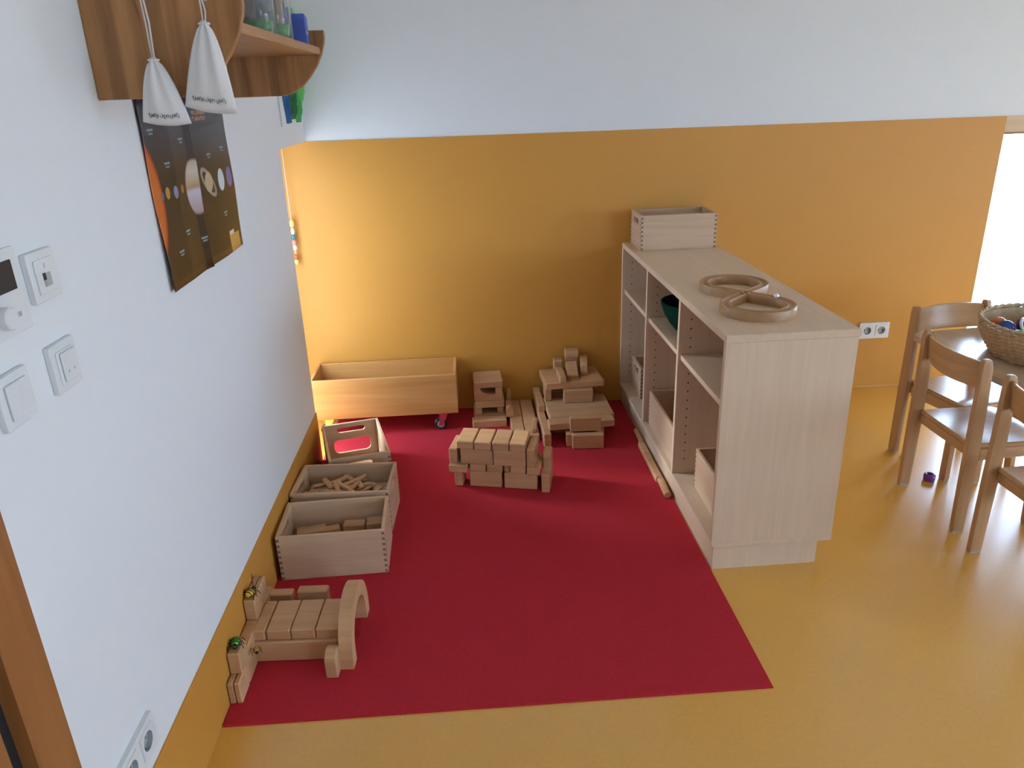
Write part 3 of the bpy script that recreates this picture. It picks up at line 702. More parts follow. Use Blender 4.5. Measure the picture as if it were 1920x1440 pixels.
# ------------------------------------------------------------------ things on and in the shelf unit
def figure_eight():
    c1, c2 = Vector((1.597, -0.950, 0)), Vector((1.578, -1.232, 0))
    d = (c2 - c1); dist = d.length; ax = d.normalized(); sd = Vector((-ax.y, ax.x, 0))
    r = dist / (2 * math.sqrt(2)); mid = (c1 + c2) / 2
    pts = []
    n = 26
    for i in range(n + 1):     # far loop
        a = math.radians(45 + 270 * i / n); pts.append(c1 + ax * (r * math.cos(a)) + sd * (r * math.sin(a)))
    for i in range(1, 6): pts.append(pts[n] .lerp(c2 + ax * (r * math.cos(math.radians(135))) + sd * (r * math.sin(math.radians(135))), i / 6.0))
    for i in range(n + 1):     # near loop, the other way round
        a = math.radians(135 - 270 * i / n); pts.append(c2 + ax * (r * math.cos(a)) + sd * (r * math.sin(a)))
    e = pts[-1]; s0 = pts[0]
    for i in range(1, 6): pts.append(e.lerp(s0, i / 6.0))
    sec = [(-0.0165, 0.0), (0.0165, 0.0), (0.0165, 0.027), (0.0150, 0.030), (0.0100, 0.030), (0.0060, 0.0245), (0.0, 0.0225), (-0.0060, 0.0245), (-0.0100, 0.030), (-0.0150, 0.030), (-0.0165, 0.027)]
    rs = []; N_ = len(pts)
    for i, p in enumerate(pts):
        t_ = (pts[(i + 1) % N_] - pts[i - 1]).normalized(); s_ = Vector((-t_.y, t_.x, 0))
        rs.append([(p.x + s_.x * u, p.y + s_.y * u, HS + w) for u, w in sec])
    m = MB(); m.loop(rs)
    return m
o = figure_eight().build("marble_track", "track_wood"); smooth_angle(o, 35)
tag(o, "wooden figure eight marble track lying on top of the shelf unit", "marble track")
tag(MB().ball((0, 0, 0), 0.0085).build("marble", "steel_bead", smooth=True), "small shiny white marble resting on the figure eight track", "marble").location = (1.663, -1.165, HS + 0.031)
# dark green felt bowl leaning in the middle compartment
gb = MB()
pr = [(0.003, 0.000), (0.052, 0.001), (0.066, 0.006), (0.090, 0.035), (0.112, 0.072), (0.124, 0.108), (0.125, 0.118), (0.119, 0.118), (0.106, 0.075), (0.084, 0.040), (0.060, 0.014), (0.002, 0.010)]
o = gb.lathe(pr, 32, (0, 0, 0)).build("felt_bowl", "felt_green", smooth=True)
o.location = (1.536, -0.700, 0.5752)
tag(o, "dark green felt bowl standing in the upper middle compartment", "bowl")

# ------------------------------------------------------------------ wall fittings on the left wall
def wall_plate(name, label, cat, y0, y1, z0, z1, t=0.010):
    r = thing(name, label, cat, (0.0, (y0 + y1) / 2, (z0 + z1) / 2))
    hy, hz = (y1 - y0) / 2, (z1 - z0) / 2
    MB().prism(rrect(-hy, hy, -hz, hz, 0.004, 3), 'x', 0.0, t).build("frame", "white_plastic", r, bevel=0.0022, seg=2)
    return r, hy, hz
r, hy, hz = wall_plate("phone_socket", "white phone socket plate on the left wall, above the rocker switch beside the poster", "socket", -2.286, -2.203, 1.177, 1.256)
MB().prism(rrect(-0.027, 0.027, -0.027, 0.027, 0.002, 2), 'x', 0.010, 0.0125).build("cover", "white_plastic", r, bevel=0.0006)
MB().box(0.0125, 0.0132, -0.010, 0.012, -0.017, 0.004).build("jack", "grey_plastic", r)
MB().box(0.0132, 0.0135, -0.011, -0.003, -0.006, 0.005).build("jack_hole", "dark_plastic", r)
MB().box(0.0125, 0.0129, -0.001, 0.001, 0.012, 0.020).build("mark", "grey_plastic", r)
r, hy, hz = wall_plate("blind_switch", "white rocker switch with arrow marks, nearest the poster on the left wall", "switch", -2.289, -2.207, 1.026, 1.107)
MB().prism(rrect(-0.028, 0.028, -0.028, 0.028, 0.003, 2), 'x', 0.010, 0.0118).build("cover", "white_plastic", r, bevel=0.0006)
rk = MB().prism([(-0.020, -0.024), (0.024, -0.024), (0.024, 0.024), (-0.020, 0.024)], 'x', 0.0118, 0.0165).build("rocker", "white_plastic", r, bevel=0.0015)
for dy in (-0.009, 0.009): MB().add([(0.0167, dy - 0.002, -0.010), (0.0167, dy + 0.002, -0.010), (0.0167, dy, -0.005), (0.0170, dy - 0.002, -0.010), (0.0170, dy + 0.002, -0.010), (0.0170, dy, -0.005)], [(2, 1, 0), (3, 4, 5), (0, 1, 4, 3), (1, 2, 5, 4), (2, 0, 3, 5)]).build("arrow", "grey_plastic", rk)
r, hy, hz = wall_plate("light_switch", "white double light switch at the left picture edge, below the thermostat", "switch", -2.438, -2.355, 1.026, 1.106)
for s in (-1, 1): MB().prism([(s * 0.0005, -0.027), (s * 0.027, -0.027), (s * 0.027, 0.027), (s * 0.0005, 0.027)], 'x', 0.010, 0.0145).build("rocker", "white_plastic", r, bevel=0.0012)
r, hy, hz = wall_plate("thermostat", "white thermostat with dark display, cut off by the left picture edge", "thermostat", -2.445, -2.300, 1.150, 1.275, 0.006)
MB().box(0.006, 0.009, -0.050, 0.051, 0.002, 0.046).build("display", "dark_plastic", r, bevel=0.0008)
o = MB().lathe([(0.017, 0.0), (0.017, 0.012), (0.015, 0.014), (0.0, 0.014)], 24).build("dial", "white_plastic", r); smooth_angle(o); o.rotation_euler = (0, PI / 2, 0); o.location = (0.006, 0.001, -0.032)
MB().box(0.006, 0.0065, 0.036, 0.048, -0.039, -0.032).build("mark", "grey_plastic", r)

def outlet(name, label, cy, cz, axis, wall, n=2):
    """double earthed socket, local u across and v up"""
    r = thing(name, label, "socket", (wall, cy, cz) if axis == 'x' else (cy, wall, cz), 0 if axis == 'x' else 0)
    F = (lambda u, v, w: (w, u, v)) if axis == 'x' else (lambda u, v, w: (u, -w, v))
    hw = 0.040 + 0.0355 * (n - 1)
    cs = [(-0.0355, 0), (0.0355, 0)] if n == 2 else [(0, 0)]
    circ = lambda cu, rr, k=20: [(cu + rr * math.cos(2 * PI * i / k), rr * math.sin(2 * PI * i / k)) for i in range(k)]
    plate("frame", rrect(-hw, hw, -0.040, 0.040, 0.003, 3), [circ(c[0], 0.0195) for c in cs], 0.010, "white_plastic", r, F)
    for c in cs:
        plate("insert", rrect(c[0] - 0.028, c[0] + 0.028, -0.028, 0.028, 0.003, 2), [circ(c[0], 0.0195)], 0.0025, "white_plastic", r, lambda u, v, w: F(u, v, w + 0.0095))
        cup = MB().rings([[F(u, v, w) for u, v in circ(c[0], rr)] for rr, w in ((0.0195, 0.0118), (0.0190, 0.0016), (0.0001, 0.0015))], cap0=False).build("cup", "grey_plastic", r)
        for s in (-1, 1): MB().rings([[F(u + s * 0.0095, v, w) for u, v in circ(c[0], 0.0028, 8)] for w in (0.0014, 0.0022)]).build("pin_hole", "hole_dark", cup)
        for s in (-1, 1): 
            b0 = MB(); q = [F(c[0] + a, b, w) for w in (0.0016, 0.010) for a, b in ((-0.003, s * 0.0165 - 0.002), (0.003, s * 0.0165 - 0.002), (0.003, s * 0.0165 + 0.002), (-0.003, s * 0.0165 + 0.002))]
            b0.add(q, [(0, 3, 2, 1), (4, 5, 6, 7), (0, 1, 5, 4), (1, 2, 6, 5), (2, 3, 7, 6), (3, 0, 4, 7)]).build("earth_clip", "chrome", cup)
    return r
outlet("wall_outlet", "white double power socket low on the left wall at the bottom picture edge", -2.343, 0.307, 'x', 0.0)
outlet("wall_outlet", "white double power socket on the orange wall behind the shelf's end", 2.6605, 0.307, 'y', -0.004)

# ------------------------------------------------------------------ poster on the left wall
pm = bpy.data.meshes.new("poster")
NU, NV = 120, 16
pv, pf = [], []
def px_(u, v):
    d = 0.004 + 0.0035 * (1 - abs(math.cos(PI * min(1, u / 0.475)))) if u < 0.475 else 0.004 + 0.004 * abs(math.sin(PI * (u - 0.475) / 0.525))
    d += 0.008 * max(0.0, 1 - (0.478 - u) / 0.07) if u <= 0.478 else 0.008 * max(0.0, 1 - (u - 0.478) / 0.012)
    d += 0.012 * max(0, 0.25 - u) / 0.25 * max(0, 0.5 - v)
    d += 0.0015 * math.sin(9 * v + 4 * u)
    return d + 0.001
for k in (0, 1):
    for j in range(NV + 1):
        for i in range(NU + 1):
            u, v = i / NU, j / NV
            pv.append((px_(u, v) + (0.0006 if k else 0.0), -1.745 + 0.598 * u, 1.062 + 0.420 * v))
S_ = (NU + 1) * (NV + 1)
for j in range(NV):
    for i in range(NU):
        a = j * (NU + 1) + i
        pf.append((a + S_, a + 1 + S_, a + NU + 2 + S_, a + NU + 1 + S_)); pf.append((a, a + NU + 1, a + NU + 2, a + 1))
for i in range(NU): pf.append((i, i + 1, i + 1 + S_, i + S_)); a = NV * (NU + 1) + i; pf.append((a, a + S_, a + 1 + S_, a + 1))
for j in range(NV): a = j * (NU + 1); pf.append((a, a + S_, a + NU + 1 + S_, a + NU + 1)); a += NU; pf.append((a, a + NU + 1, a + NU + 1 + S_, a + S_))
pm.from_pydata(pv, [], pf)
uvl = pm.uv_layers.new(name="UVMap")
for p in pm.polygons:
    p.use_smooth = True
    for li in p.loop_indices:
        co = pm.vertices[pm.loops[li].vertex_index].co
        uvl.data[li].uv = ((co.y + 1.745) / 0.598, (co.z - 1.062) / 0.420)
tag(link("poster", pm, "poster_print"), "dark solar system poster with an orange sun on the left wall", "poster")

# ------------------------------------------------------------------ wooden wall shelf, top left
WS = thing("wall_shelf", "brown wooden wall shelf with curved side panels at the top left", "shelf", (0, -1.45, 1.475))
SP = [(0.0, 0.0), (0.155, 0.0), (0.185, 0.008), (0.214, 0.025), (0.240, 0.050), (0.262, 0.078), (0.280, 0.110), (0.291, 0.140), (0.294, 0.155), (0.294, 0.176), (0.215, 0.176), (0.205, 0.200), (0.200, 0.300), (0.195, 0.480), (0.14, 0.560), (0.0, 0.580)]
for yy in (-0.440, 0.444): MB().prism(SP, 'y', yy - 0.010, yy + 0.010).build("side_panel", "pine_brown", WS, bevel=0.003, seg=2)
MB().box(0.0, 0.278, -0.430, 0.434, 0.110, 0.131).build("shelf_board", "pine_brown_y", WS, bevel=0.005, seg=2)
MB().box(0.0, 0.195, -0.430, 0.434, 0.420, 0.440).build("shelf_board", "pine_brown_y", WS, bevel=0.004)
MB().box(0.0, 0.014, -0.430, 0.434, 0.131, 0.200).build("back_rail", "pine_brown_y", WS)
for hx, hzz in ((0.126, 0.190), (0.230, 0.165)):
    MB().tube([(hx, -0.449, hzz), (hx, -0.464, hzz), (hx, -0.472, hzz + 0.004), (hx, -0.474, hzz + 0.012)], 0.0022, 8).build("hook", "white_plastic", WS, smooth=True)

# jars, books and box on the wall shelf
WB = 1.475 + 0.131
def jar(label, x, y, r, h):
    t_ = thing("glass_jar", label, "jar", (x, y, WB), 0, "jars on the wall shelf")
    o = MB().lathe([(r * 0.9, 0.0), (r, 0.006), (r, h * 0.75), (r * 0.8, h * 0.9), (r * 0.8, h), (r * 0.74, h), (r * 0.74, h * 0.9), (r * 0.93, h * 0.74), (r * 0.93, 0.008), (0.001, 0.006)], 24).build("jar_glass", "jar_glass", t_, smooth=True)
    o = MB().lathe([(0.001, 0.008), (r * 0.9, 0.008), (r * 0.9, 0.030), (r * 0.6, 0.036), (0.001, 0.033)], 20).build("green_filling", "bright_green", t_, smooth=True)
    return t_
jar("glass jar with green filling on the wall shelf, nearer to the hanging bags", 0.215, -1.46, 0.040, 0.13)
jar("glass jar with green filling on the wall shelf, nearer to the blue box", 0.225, -1.33, 0.042, 0.13)
o = MB().box(-0.070, 0.070, -0.012, 0.012, 0, 0.15).build("wooden_board", "pine_brown", bevel=0.002); o.location = (0.150, -1.245, WB); o.rotation_euler = (0, 0, 0.1); tag(o, "brown wooden board standing on the wall shelf beside the glass jar", "board")
o = MB().box(-0.070, 0.070, -0.013, 0.013, 0, 0.15).build("wooden_board", "chair_beech", bevel=0.002); o.location = (0.155, -1.205, WB); o.rotation_euler = (0, 0, 0.05); tag(o, "paler wooden board standing on the wall shelf beside the blue box", "board")
bx_ = thing("blue_box", "small blue box at the far end of the wall shelf", "box", (0.205, -1.095, WB), 0.12)
MB().box(-0.055, 0.055, -0.055, 0.055, 0, 0.078).build("carton", "book_blue", bx_, bevel=0.0015)
MB().box(0.0548, 0.0554, -0.040, 0.040, 0.030, 0.036).build("print_line", "alu_blind", bx_)
o = MB().tube([(0, 0, 0.0), (0, 0, 0.035), (0.004, 0.003, 0.08)], [0.030, 0.032, 0.024], 12).build("wooden_cone", "pine_brown", smooth=True); o.location = (0.190, -1.095, WB + 0.0785); tag(o, "brown wooden lump standing on the blue box", "wood piece")

# cloth bags hanging from the near side panel
def bag(name, label, cx, zt, zb, w, lean, strokes, seed, tilt=0.0):
    y = -1.921
    r = thing(name, label, "bag", (cx, y, zb), 0)
    rnd = random.Random(seed); h = zt - zb
    ph = [rnd.uniform(0, 6) for _ in range(3)]
    def pt(s, a):
        """s 0 at neck to 1 at hem, a around"""
        hw = 0.006 + (w / 2 - 0.006) * (s ** 0.62); th = 0.006 + 0.013 * math.sin(PI * min(1, s * 0.88 + 0.05)) * (1 if s < 0.97 else 0.3)
        fold = 1 + 0.30 * (1 - s * 0.75) * math.sin(7 * a + ph[0]) + 0.10 * math.sin(3 * a + ph[1])
        x = hw * math.cos(a); yy = -th * math.sin(a) * fold
        z = h * (1 - s) - 0.010 * (s ** 3) * math.cos(x / w * 2.2) - tilt * x * s
        return (x + lean * s, yy, z)
    n, k = 36, 16
    m = MB()
    rr = [[pt(i / k, 2 * PI * j / n) for j in range(n)] for i in range(k + 1)]
    rr[-1] = [(p[0], p[1] * 0.2, p[2]) for p in rr[-1]]
    top = [[(p[0] * 0.8, p[1] * 0.9, p[2] + 0.006) for p in rr[0]]]
    m.rings(top + rr)
    m.build("cloth", "cotton", r, smooth=True)
    d = MB()
    hx = (strokes[0] - cx); hzz = strokes[1] - zb
    for s in (-1, 1): d.tube([(s * 0.003, -0.004 * s, h - 0.002), (hx * 0.5 + s * 0.004, -0.002 * s, (h + hzz) / 2), (hx + s * 0.0015, -0.012 + 0.001 * s, hzz)], 0.0016, 6)
    d.tube([(0.009 * math.cos(a), -0.008 * math.sin(a), h + 0.001) for a in [2 * PI * i / 14 for i in range(14)]], 0.0022, 6, closed=True)
    d.build("drawstring", "cotton", r, smooth=True)
    # handwriting near the hem: joined-up loops
    g = MB(); pts = []
    for i in range(90):
        q = i / 89.0; x = (q - 0.5) * w * 0.62
        pts.append((x + lean * 0.86 + 0.0012 * math.sin(i * 1.1), 0, h * 0.135 + 0.0032 * math.sin(i * 0.9) * (1.3 if (i // 7) % 3 == 0 else 0.7)))
    def surf(x, z):
        s = 1 - z / h; hw = 0.006 + (w / 2 - 0.006) * (s ** 0.62); c = max(-1, min(1, (x - lean * s) / hw)); a = math.acos(c)
        p = pt(s, a); return (x, p[1] - 0.0006, p[2])
    pts = [surf(p[0], p[2]) for p in pts]
    for a, b in ((0, 34), (38, 62), (66, 90)): g.tube(pts[a:b], 0.00045, 5)
    g.build("handwriting", "black_ink", r)
    return r
bag("cloth_bag", "white drawstring bag hanging from the wall shelf, nearer to the wall", 0.124, 1.540, 1.436, 0.090, 0.004, (0.126, 1.664), 3, 0.06)
bag("cloth_bag", "white drawstring bag hanging from the wall shelf, nearer to its curved front", 0.226, 1.598, 1.456, 0.096, -0.012, (0.230, 1.640), 8, 0.16)

# tissue paper picture in the corner under the wall shelf
TP = thing("tissue_picture", "blue and green tissue paper picture on white sheet in the corner", "picture", (0, -0.215, 1.37))
MB().box(0.001, 0.004, -0.205, 0.205, 0.0, 0.50).build("sheet", "paper", TP)
MB().box(0.004, 0.0046, -0.205, -0.202, 0.0, 0.50).build("border", "black_ink", TP)
def tissue(name, mat, y0, y1, z0, z1, dep, seed):
    rnd = random.Random(seed); m = MB(); nu, nv = 14, 26; rs_ = []
    for j in range(nv + 1):
        v = j / nv; row = []
        for i in range(nu + 1):
            u = i / nu
            edge = math.sin(PI * u) ** 0.5 * (min(1, v * 10 + 0.1)) * (min(1, (1 - v) * 10 + 0.1))
            row.append((0.005 + dep * edge * (0.45 + 0.55 * rnd.random()), y0 + (y1 - y0) * u + 0.010 * math.sin(v * 19 + seed) , z0 + (z1 - z0) * v + 0.004 * rnd.random()))
        row += [(0.0045, p[1], p[2]) for p in reversed(row)]
        rs_.append(row)
    m.rings(rs_)
    return m.build(name, mat, TP)
tissue("blue_tissue", "tissue_blue", -0.130, -0.030, 0.006, 0.46, 0.016, 1)
tissue("dark_green_tissue", "tissue_dark_green", -0.045, 0.070, 0.02, 0.30, 0.022, 2)
tissue("green_tissue", "tissue_green", 0.060, 0.170, 0.004, 0.40, 0.020, 3)
tissue("light_green_tissue", "tissue_light_green", 0.085, 0.200, 0.06, 0.46, 0.030, 4)

# hanging bead garlands in the two window niches
def garland(label, x, y, ztop, beads):
    g = thing("bead_garland", label, "garland", (x, y, ztop))
    zmin = min(b[0] for b in beads)
    MB().tube([(0, 0, H - 0.001 - ztop), (0, 0, zmin - ztop)], 0.0012, 6).build("cord", "cotton", g)
    for z, r_, m_, sz in beads: MB().ball((0, 0, z - ztop), r_, 12, sz=sz).build("bead", m_, g, smooth=True)
    return g
garland("bead garland hanging beside the left wall edge in front of the orange wall", -0.098, -0.032, 0.96, [(0.950, 0.012, "bead_yellow", 1.6), (0.915, 0.009, "bead_white", 1.8), (0.889, 0.013, "bead_teal", 1.0), (0.865, 0.011, "bead_pink", 1.2), (0.843, 0.008, "bead_white", 1.8), (0.800, 0.012, "bead_orange", 1.1), (0.778, 0.010, "bead_yellow", 1.4)])
garland("bead garland hanging at the left edge of the bright window", 3.158, 0.10, 0.75, [(0.735, 0.010, "bead_teal", 1.2), (0.705, 0.012, "bead_red", 1.4), (0.672, 0.010, "bead_purple", 1.4), (0.635, 0.011, "bead_red", 1.0)])

# ------------------------------------------------------------------ toy insects on the block headboard
def bug(name, label, loc, rz, body, stripe, s=1.0, upright=0.0, antenna=True):
    r = thing(name, label, "toy insect", loc, rz)
    MB().ball((0, 0, 0.012 * s), 0.013 * s, 14, sx=1.35, sy=0.95, sz=0.8).build("body", body, r, smooth=True)
    st_ = MB()
    for dx in (-0.009, 0.0, 0.008):
        rr = 0.0128 * math.sqrt(max(0.05, 1 - (dx / 0.0175) ** 2))
        st_.tube([(dx * s, rr * 0.97 * s * math.cos(a), 0.012 * s + rr * 0.82 * s * math.sin(a)) for a in [2 * PI * i / 16 for i in range(16)]], 0.0016 * s, 6, closed=True)
    st_.build("stripes", stripe, r, smooth=True)
    MB().ball((0.020 * s, 0, 0.012 * s), 0.008 * s, 12).build("head", "bug_black", r, smooth=True)
    for sd in (-1, 1):
        for dx in (-0.010, 0.001, 0.012): MB().tube([(dx * s, sd * 0.008 * s, 0.009 * s), (dx * 1.3 * s, sd * 0.018 * s, 0.013 * s), (dx * 1.6 * s, sd * 0.022 * s, 0.0005)], 0.0013 * s, 5).build("leg", "bug_black", r, smooth=True)
        if antenna: MB().tube([(0.024 * s, sd * 0.003 * s, 0.018 * s), (0.032 * s, sd * 0.009 * s, 0.034 * s), (0.042 * s, sd * 0.016 * s, 0.046 * s)], 0.0011 * s, 5).build("antenna", "bug_black", r, smooth=True)
    return r
bug("toy_bee", "yellow and black toy bee on the highest block of the headboard", (0.022, -1.668, FZ + 5 * U), 1.25, "bug_yellow", "bug_black", 0.95)
bug("toy_beetle", "green and black toy beetle on the headboard's front block", (0.022, -1.832, FZ + 4 * U), -1.4, "bug_green", "bug_black", 0.95, antenna=False)
b3 = bug("toy_bee", "small yellow toy bee clinging low on the headboard's side", (0.0555, -1.790, FZ + 0.070), -1.2, "bug_yellow", "bug_black", 0.62, antenna=False)

# ------------------------------------------------------------------ table, chairs, basket
RT = math.radians(6.0)
TB = thing("table", "pale wooden children's table with rounded corner at the right edge", "table", (2.399, -0.730, 0), RT)
# local: x to the right along the far edge, -y towards the viewer
tw, tl, tz = 0.70, 1.20, 0.53
MB().prism(rrect(0, tw, -tl, 0, 0.035, 5), 'z', tz - 0.026, tz).build("table_top", "table_beech", TB, bevel=0.005, seg=2)
ap = MB(); ap.box(0.07, tw - 0.07, -0.085, -0.067, tz - 0.075, tz - 0.026); ap.box(0.07, tw - 0.07, -tl + 0.067, -tl + 0.085, tz - 0.075, tz - 0.026)
ap.box(0.067, 0.085, -tl + 0.085, -0.085, tz - 0.075, tz - 0.026); ap.box(tw - 0.085, tw - 0.067, -tl + 0.085, -0.085, tz - 0.075, tz - 0.026)
ap.build("apron", "grey_metal", TB)
for lx in (0.045, tw - 0.045):
    for ly in (-0.045, -tl + 0.045):
        lg = MB().tube([(lx, ly, 0.012), (lx, ly, tz - 0.026)], 0.019, 16).build("leg", "grey_metal", TB, smooth=True)
        MB().tube([(lx, ly, 0.0), (lx, ly, 0.014)], 0.021, 16).build("foot_cap", "dark_plastic", lg)

def chair(label, loc, rz, group="children's chairs at the table"):
    """local: backrest at x = 0, seat towards +x, width along y"""
    r = thing("childrens_chair", label, "chair", loc, rz, group)
    hw = 0.160
    # rear legs running up as back posts: wide flat section, gently bent, tapering to the rounded top
    for s in (-1, 1):
        cent = [(0.006, 0.004), (0.006, 0.12), (0.006, 0.27), (0.006, 0.34), (0.004, 0.48), (0.000, 0.60), (-0.002, 0.626)]
        dep = [0.040, 0.043, 0.046, 0.046, 0.042, 0.036, 0.024]
        rs_ = []
        for (cx, cz), d_ in zip(cent, dep):
            oy = s * (hw + 0.008 * (1 - cz / 0.63))
            rs_.append([(cx - d_ / 2, oy - 0.0115, cz), (cx + d_ / 2, oy - 0.0115, cz), (cx + d_ / 2, oy + 0.0115, cz), (cx - d_ / 2, oy + 0.0115, cz)])
        lg = MB().rings(rs_).build("back_leg", "chair_beech", r, bevel=0.006, seg=2); smooth_angle(lg, 35)
        MB().box(-0.012, 0.024, s * (hw + 0.008) - 0.010, s * (hw + 0.008) + 0.010, 0.0, 0.006).build("glide", "grey_plastic", lg)
        fx, oy = 0.262, s * 0.138
        rs_ = [[(fx + a - 0.016, oy + b - 0.012, z), (fx + a + 0.016, oy + b - 0.012, z), (fx + a + 0.016, oy + b + 0.012, z), (fx + a - 0.016, oy + b + 0.012, z)] for z, a, b in ((0.004, 0.012, s * 0.010), (0.305, 0.0, 0.0))]
        lg = MB().rings(rs_).build("front_leg", "chair_beech", r, bevel=0.005, seg=2); smooth_angle(lg, 35)
        MB().box(fx - 0.002, fx + 0.026, oy + s * 0.010 - 0.010, oy + s * 0.010 + 0.010, 0.0, 0.006).build("glide", "grey_plastic", lg)
        MB().add([(0.040, s * 0.150 - 0.009, 0.262), (0.252, s * 0.134 - 0.009, 0.262), (0.252, s * 0.134 + 0.009, 0.262), (0.040, s * 0.150 + 0.009, 0.262),
                  (0.040, s * 0.150 - 0.009, 0.304), (0.252, s * 0.134 - 0.009, 0.304), (0.252, s * 0.134 + 0.009, 0.304), (0.040, s * 0.150 + 0.009, 0.304)],
                 [(0, 3, 2, 1), (4, 5, 6, 7), (0, 1, 5, 4), (1, 2, 6, 5), (2, 3, 7, 6), (3, 0, 4, 7)]).build("seat_rail", "chair_beech_x", r, bevel=0.003)
    MB().box(0.248, 0.264, -0.126, 0.126, 0.264, 0.304).build("seat_rail", "chair_beech_y", r, bevel=0.003)
    MB().box(0.016, 0.032, -0.150, 0.150, 0.268, 0.304).build("seat_rail", "chair_beech_y", r, bevel=0.003)
    # slightly dished seat
    m = MB(); n = 14; rs_ = []
    for j in range(n + 1):
        q = j / n; x = 0.012 + 0.288 * q; w = (0.148 + 0.004 * math.sin(PI * q)) * (1 if q < 0.93 else 1 - (q - 0.93) * 0.9)
        row = []
        for i in range(13):
            u = i / 12.0 * 2 - 1
            row.append((x, u * w, 0.322 - 0.007 * (1 - u * u) * math.sin(PI * min(1, q * 1.05)) - (0.006 * (q - 0.85) / 0.15 if q > 0.85 else 0)))
        row += [(x, -(i / 12.0 * 2 - 1) * w, 0.304) for i in range(13)]
        rs_.append(row)
    o = m.rings(rs_).build("seat", "chair_beech_x", r, bevel=0.004); smooth_angle(o, 40)
    # curved plywood backrest between the posts
    rs_ = []
    for i in range(13):
        u = i / 12.0 * 2 - 1; y = u * (hw - 0.011); bow = -0.034 * (1 - u * u)
        z0_, z1_ = 0.520 - 0.004 * (1 - u * u), 0.612 + 0.004 * (1 - u * u)
        rs_.append([(0.006 + bow, y, z0_), (0.018 + bow, y, z0_), (0.004 + bow, y, z1_), (-0.008 + bow, y, z1_)])
    o = MB().rings(rs_).build("backrest", "chair_beech_y", r, bevel=0.003); smooth_angle(o, 40)
    return r
chair("children's wooden chair with its curved backrest in full view, beside the purple ring", (2.308, -1.150, 0), 0.0)
chair("children's wooden chair cut off by the right picture edge, nearest the viewer", (2.290, -1.610, 0), 0.0)
chair("children's wooden chair behind the table in front of the orange wall", (2.592, -0.672, 0), -PI / 2 + 0.15)

# woven basket with beads
BX, BY = 2.722, -1.060
BK = thing("wicker_basket", "round woven basket full of coloured beads on the table", "basket", (BX, BY, tz))
n, k = 96, 17; rs_ = []
def brad(q): return 0.185 + 0.050 * q + 0.010 * math.sin(PI * q)
for j in range(k + 1):
    q = j / k; rs_.append([((brad(q) + (0.0028 if (i // 3 + j) % 2 else -0.0012)) * math.cos(2 * PI * i / n), (brad(q) + (0.0028 if (i // 3 + j) % 2 else -0.0012)) * math.sin(2 * PI * i / n), 0.115 * q) for i in range(n)])
for j in range(k, -1, -1):
    q = j / k; rs_.append([((brad(q) - 0.007) * math.cos(2 * PI * i / n), (brad(q) - 0.007) * math.sin(2 * PI * i / n), max(0.006, 0.115 * q)) for i in range(n)])
m = MB(); m.rings(rs_); m.build("woven_side", "wicker", BK)
for ph0 in (0.0, PI):
    MB().tube([((brad(1) - 0.003 + 0.004 * math.cos(24 * a + ph0)) * math.cos(a), (brad(1) - 0.003 + 0.004 * math.cos(24 * a + ph0)) * math.sin(a), 0.123 + 0.004 * math.sin(24 * a + ph0)) for a in [2 * PI * i / 144 for i in range(144)]], 0.0052, 6, closed=True).build("rim", "wicker", BK, smooth=True)
def bead(label, mat, x, y, z, r, group="beads in the basket"):
    o = MB().ball((0, 0, 0), r, 18).build("wooden_bead", mat, smooth=True); o.location = (x, y, tz + z + 0.012); return tag(o, label, "bead", group)
FILL = random.Random(4)
bead("dark blue bead in the basket, in front of the orange one", "bead_blue", 2.575, -1.010, 0.082, 0.030)
bead("orange bead behind the dark blue bead in the basket", "bead_orange", 2.590, -0.952, 0.078, 0.028)
bead("purple bead in the middle of the basket", "bead_purple", 2.650, -1.005, 0.088, 0.030)
bead("green bead at the basket's near side, below the blue bead", "bead_green", 2.572, -1.082, 0.068, 0.030)
bead("dark green bead at the basket's left rim", "bead_green", 2.568, -0.985, 0.055, 0.022)
bead("big green bead at the back of the basket", "bead_green", 2.725, -0.945, 0.090, 0.034)
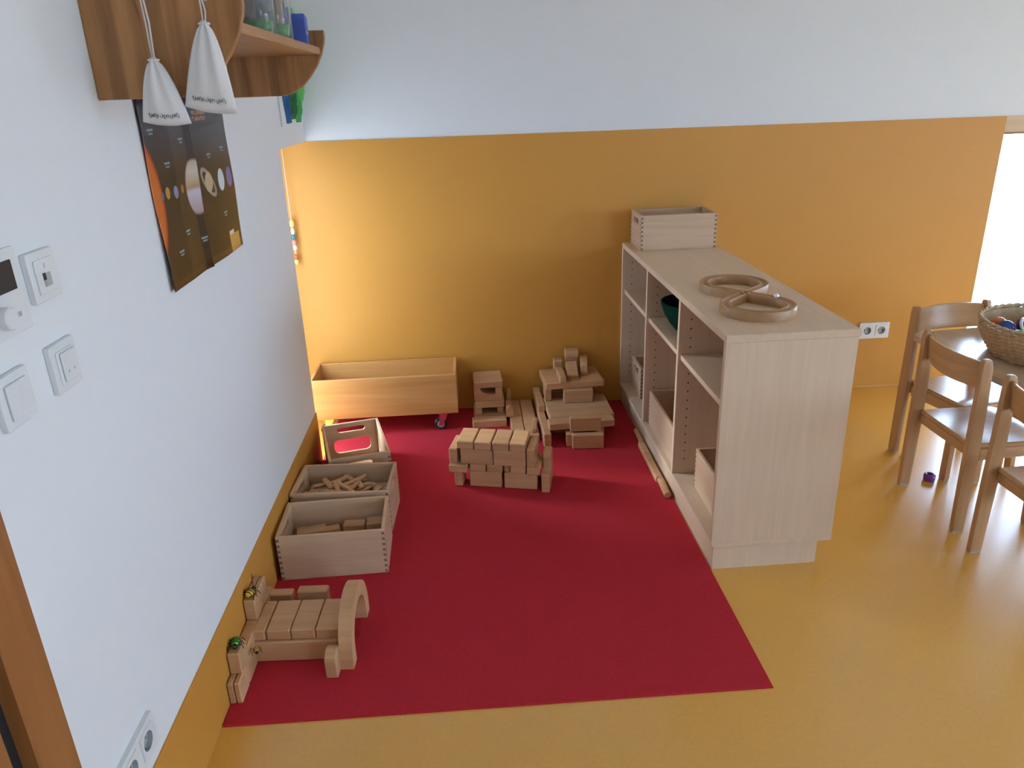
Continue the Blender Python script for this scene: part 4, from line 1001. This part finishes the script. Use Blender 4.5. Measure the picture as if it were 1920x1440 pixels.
bead("red orange bead at the basket's near rim", "bead_orange", 2.588, -1.140, 0.062, 0.026)
bead("natural wood bead right of the white ring in the basket", "bead_natural", 2.655, -1.085, 0.080, 0.030)
for i, (x, y, mt, lab) in enumerate(((2.72, -1.03, "bead_red", "red bead in the centre of the basket"), (2.74, -1.12, "bead_yellow", "yellow bead in the far right part of the basket"), (2.67, -1.165, "bead_blue", "blue bead at the basket's right near side"),
                                     (2.81, -1.03, "bead_purple", "purple bead at the basket's right side"), (2.79, -0.975, "bead_natural", "natural bead at the basket's back right"), (2.82, -1.12, "bead_green", "green bead at the basket's far right"))):
    bead(lab, mt, x, y, 0.072, 0.032)
for i, (x, y, lab) in enumerate(((2.60, -1.04, "natural bead under the blue bead in the basket"), (2.66, -0.96, "natural bead under the purple bead in the basket"), (2.69, -1.09, "natural bead at the bottom centre of the basket"), (2.76, -1.06, "natural bead at the bottom right of the basket"), (2.73, -1.00, "natural bead at the bottom back of the basket"))):
    bead(lab, "bead_natural", x, y, 0.036, 0.029)
o = MB().tube([(0.026 * math.cos(a), 0.026 * math.sin(a), 0) for a in [2 * PI * i / 28 for i in range(28)]], 0.0055, 8, closed=True).build("ring_bead", "bead_white", smooth=True)
o.location = (2.615, -1.052, tz + 0.112); o.rotation_euler = (1.05, 0.35, 0.3); tag(o, "white ring leaning among the beads in the basket", "ring")

# purple ring on the floor under the chair
o = MB().lathe([(0.010, 0.0), (0.018, 0.0), (0.021, 0.005), (0.0215, 0.020), (0.019, 0.027), (0.014, 0.029), (0.010, 0.026)], 26).build("ring_bead", "bead_purple")
smooth_angle(o, 60); 
bm = bmesh.new(); bm.from_mesh(o.data)
caps = [f for f in bm.faces if len(f.verts) > 4]
bmesh.ops.delete(bm, geom=caps, context='FACES_ONLY')
bd = [e for e in bm.edges if e.is_boundary]
bmesh.ops.bridge_loops(bm, edges=bd); bmesh.ops.recalc_face_normals(bm, faces=bm.faces); bm.to_mesh(o.data); bm.free()
o.location = (2.427, -0.966, 0.0); tag(o, "purple ring bead lying on the yellow floor under the chair", "ring")
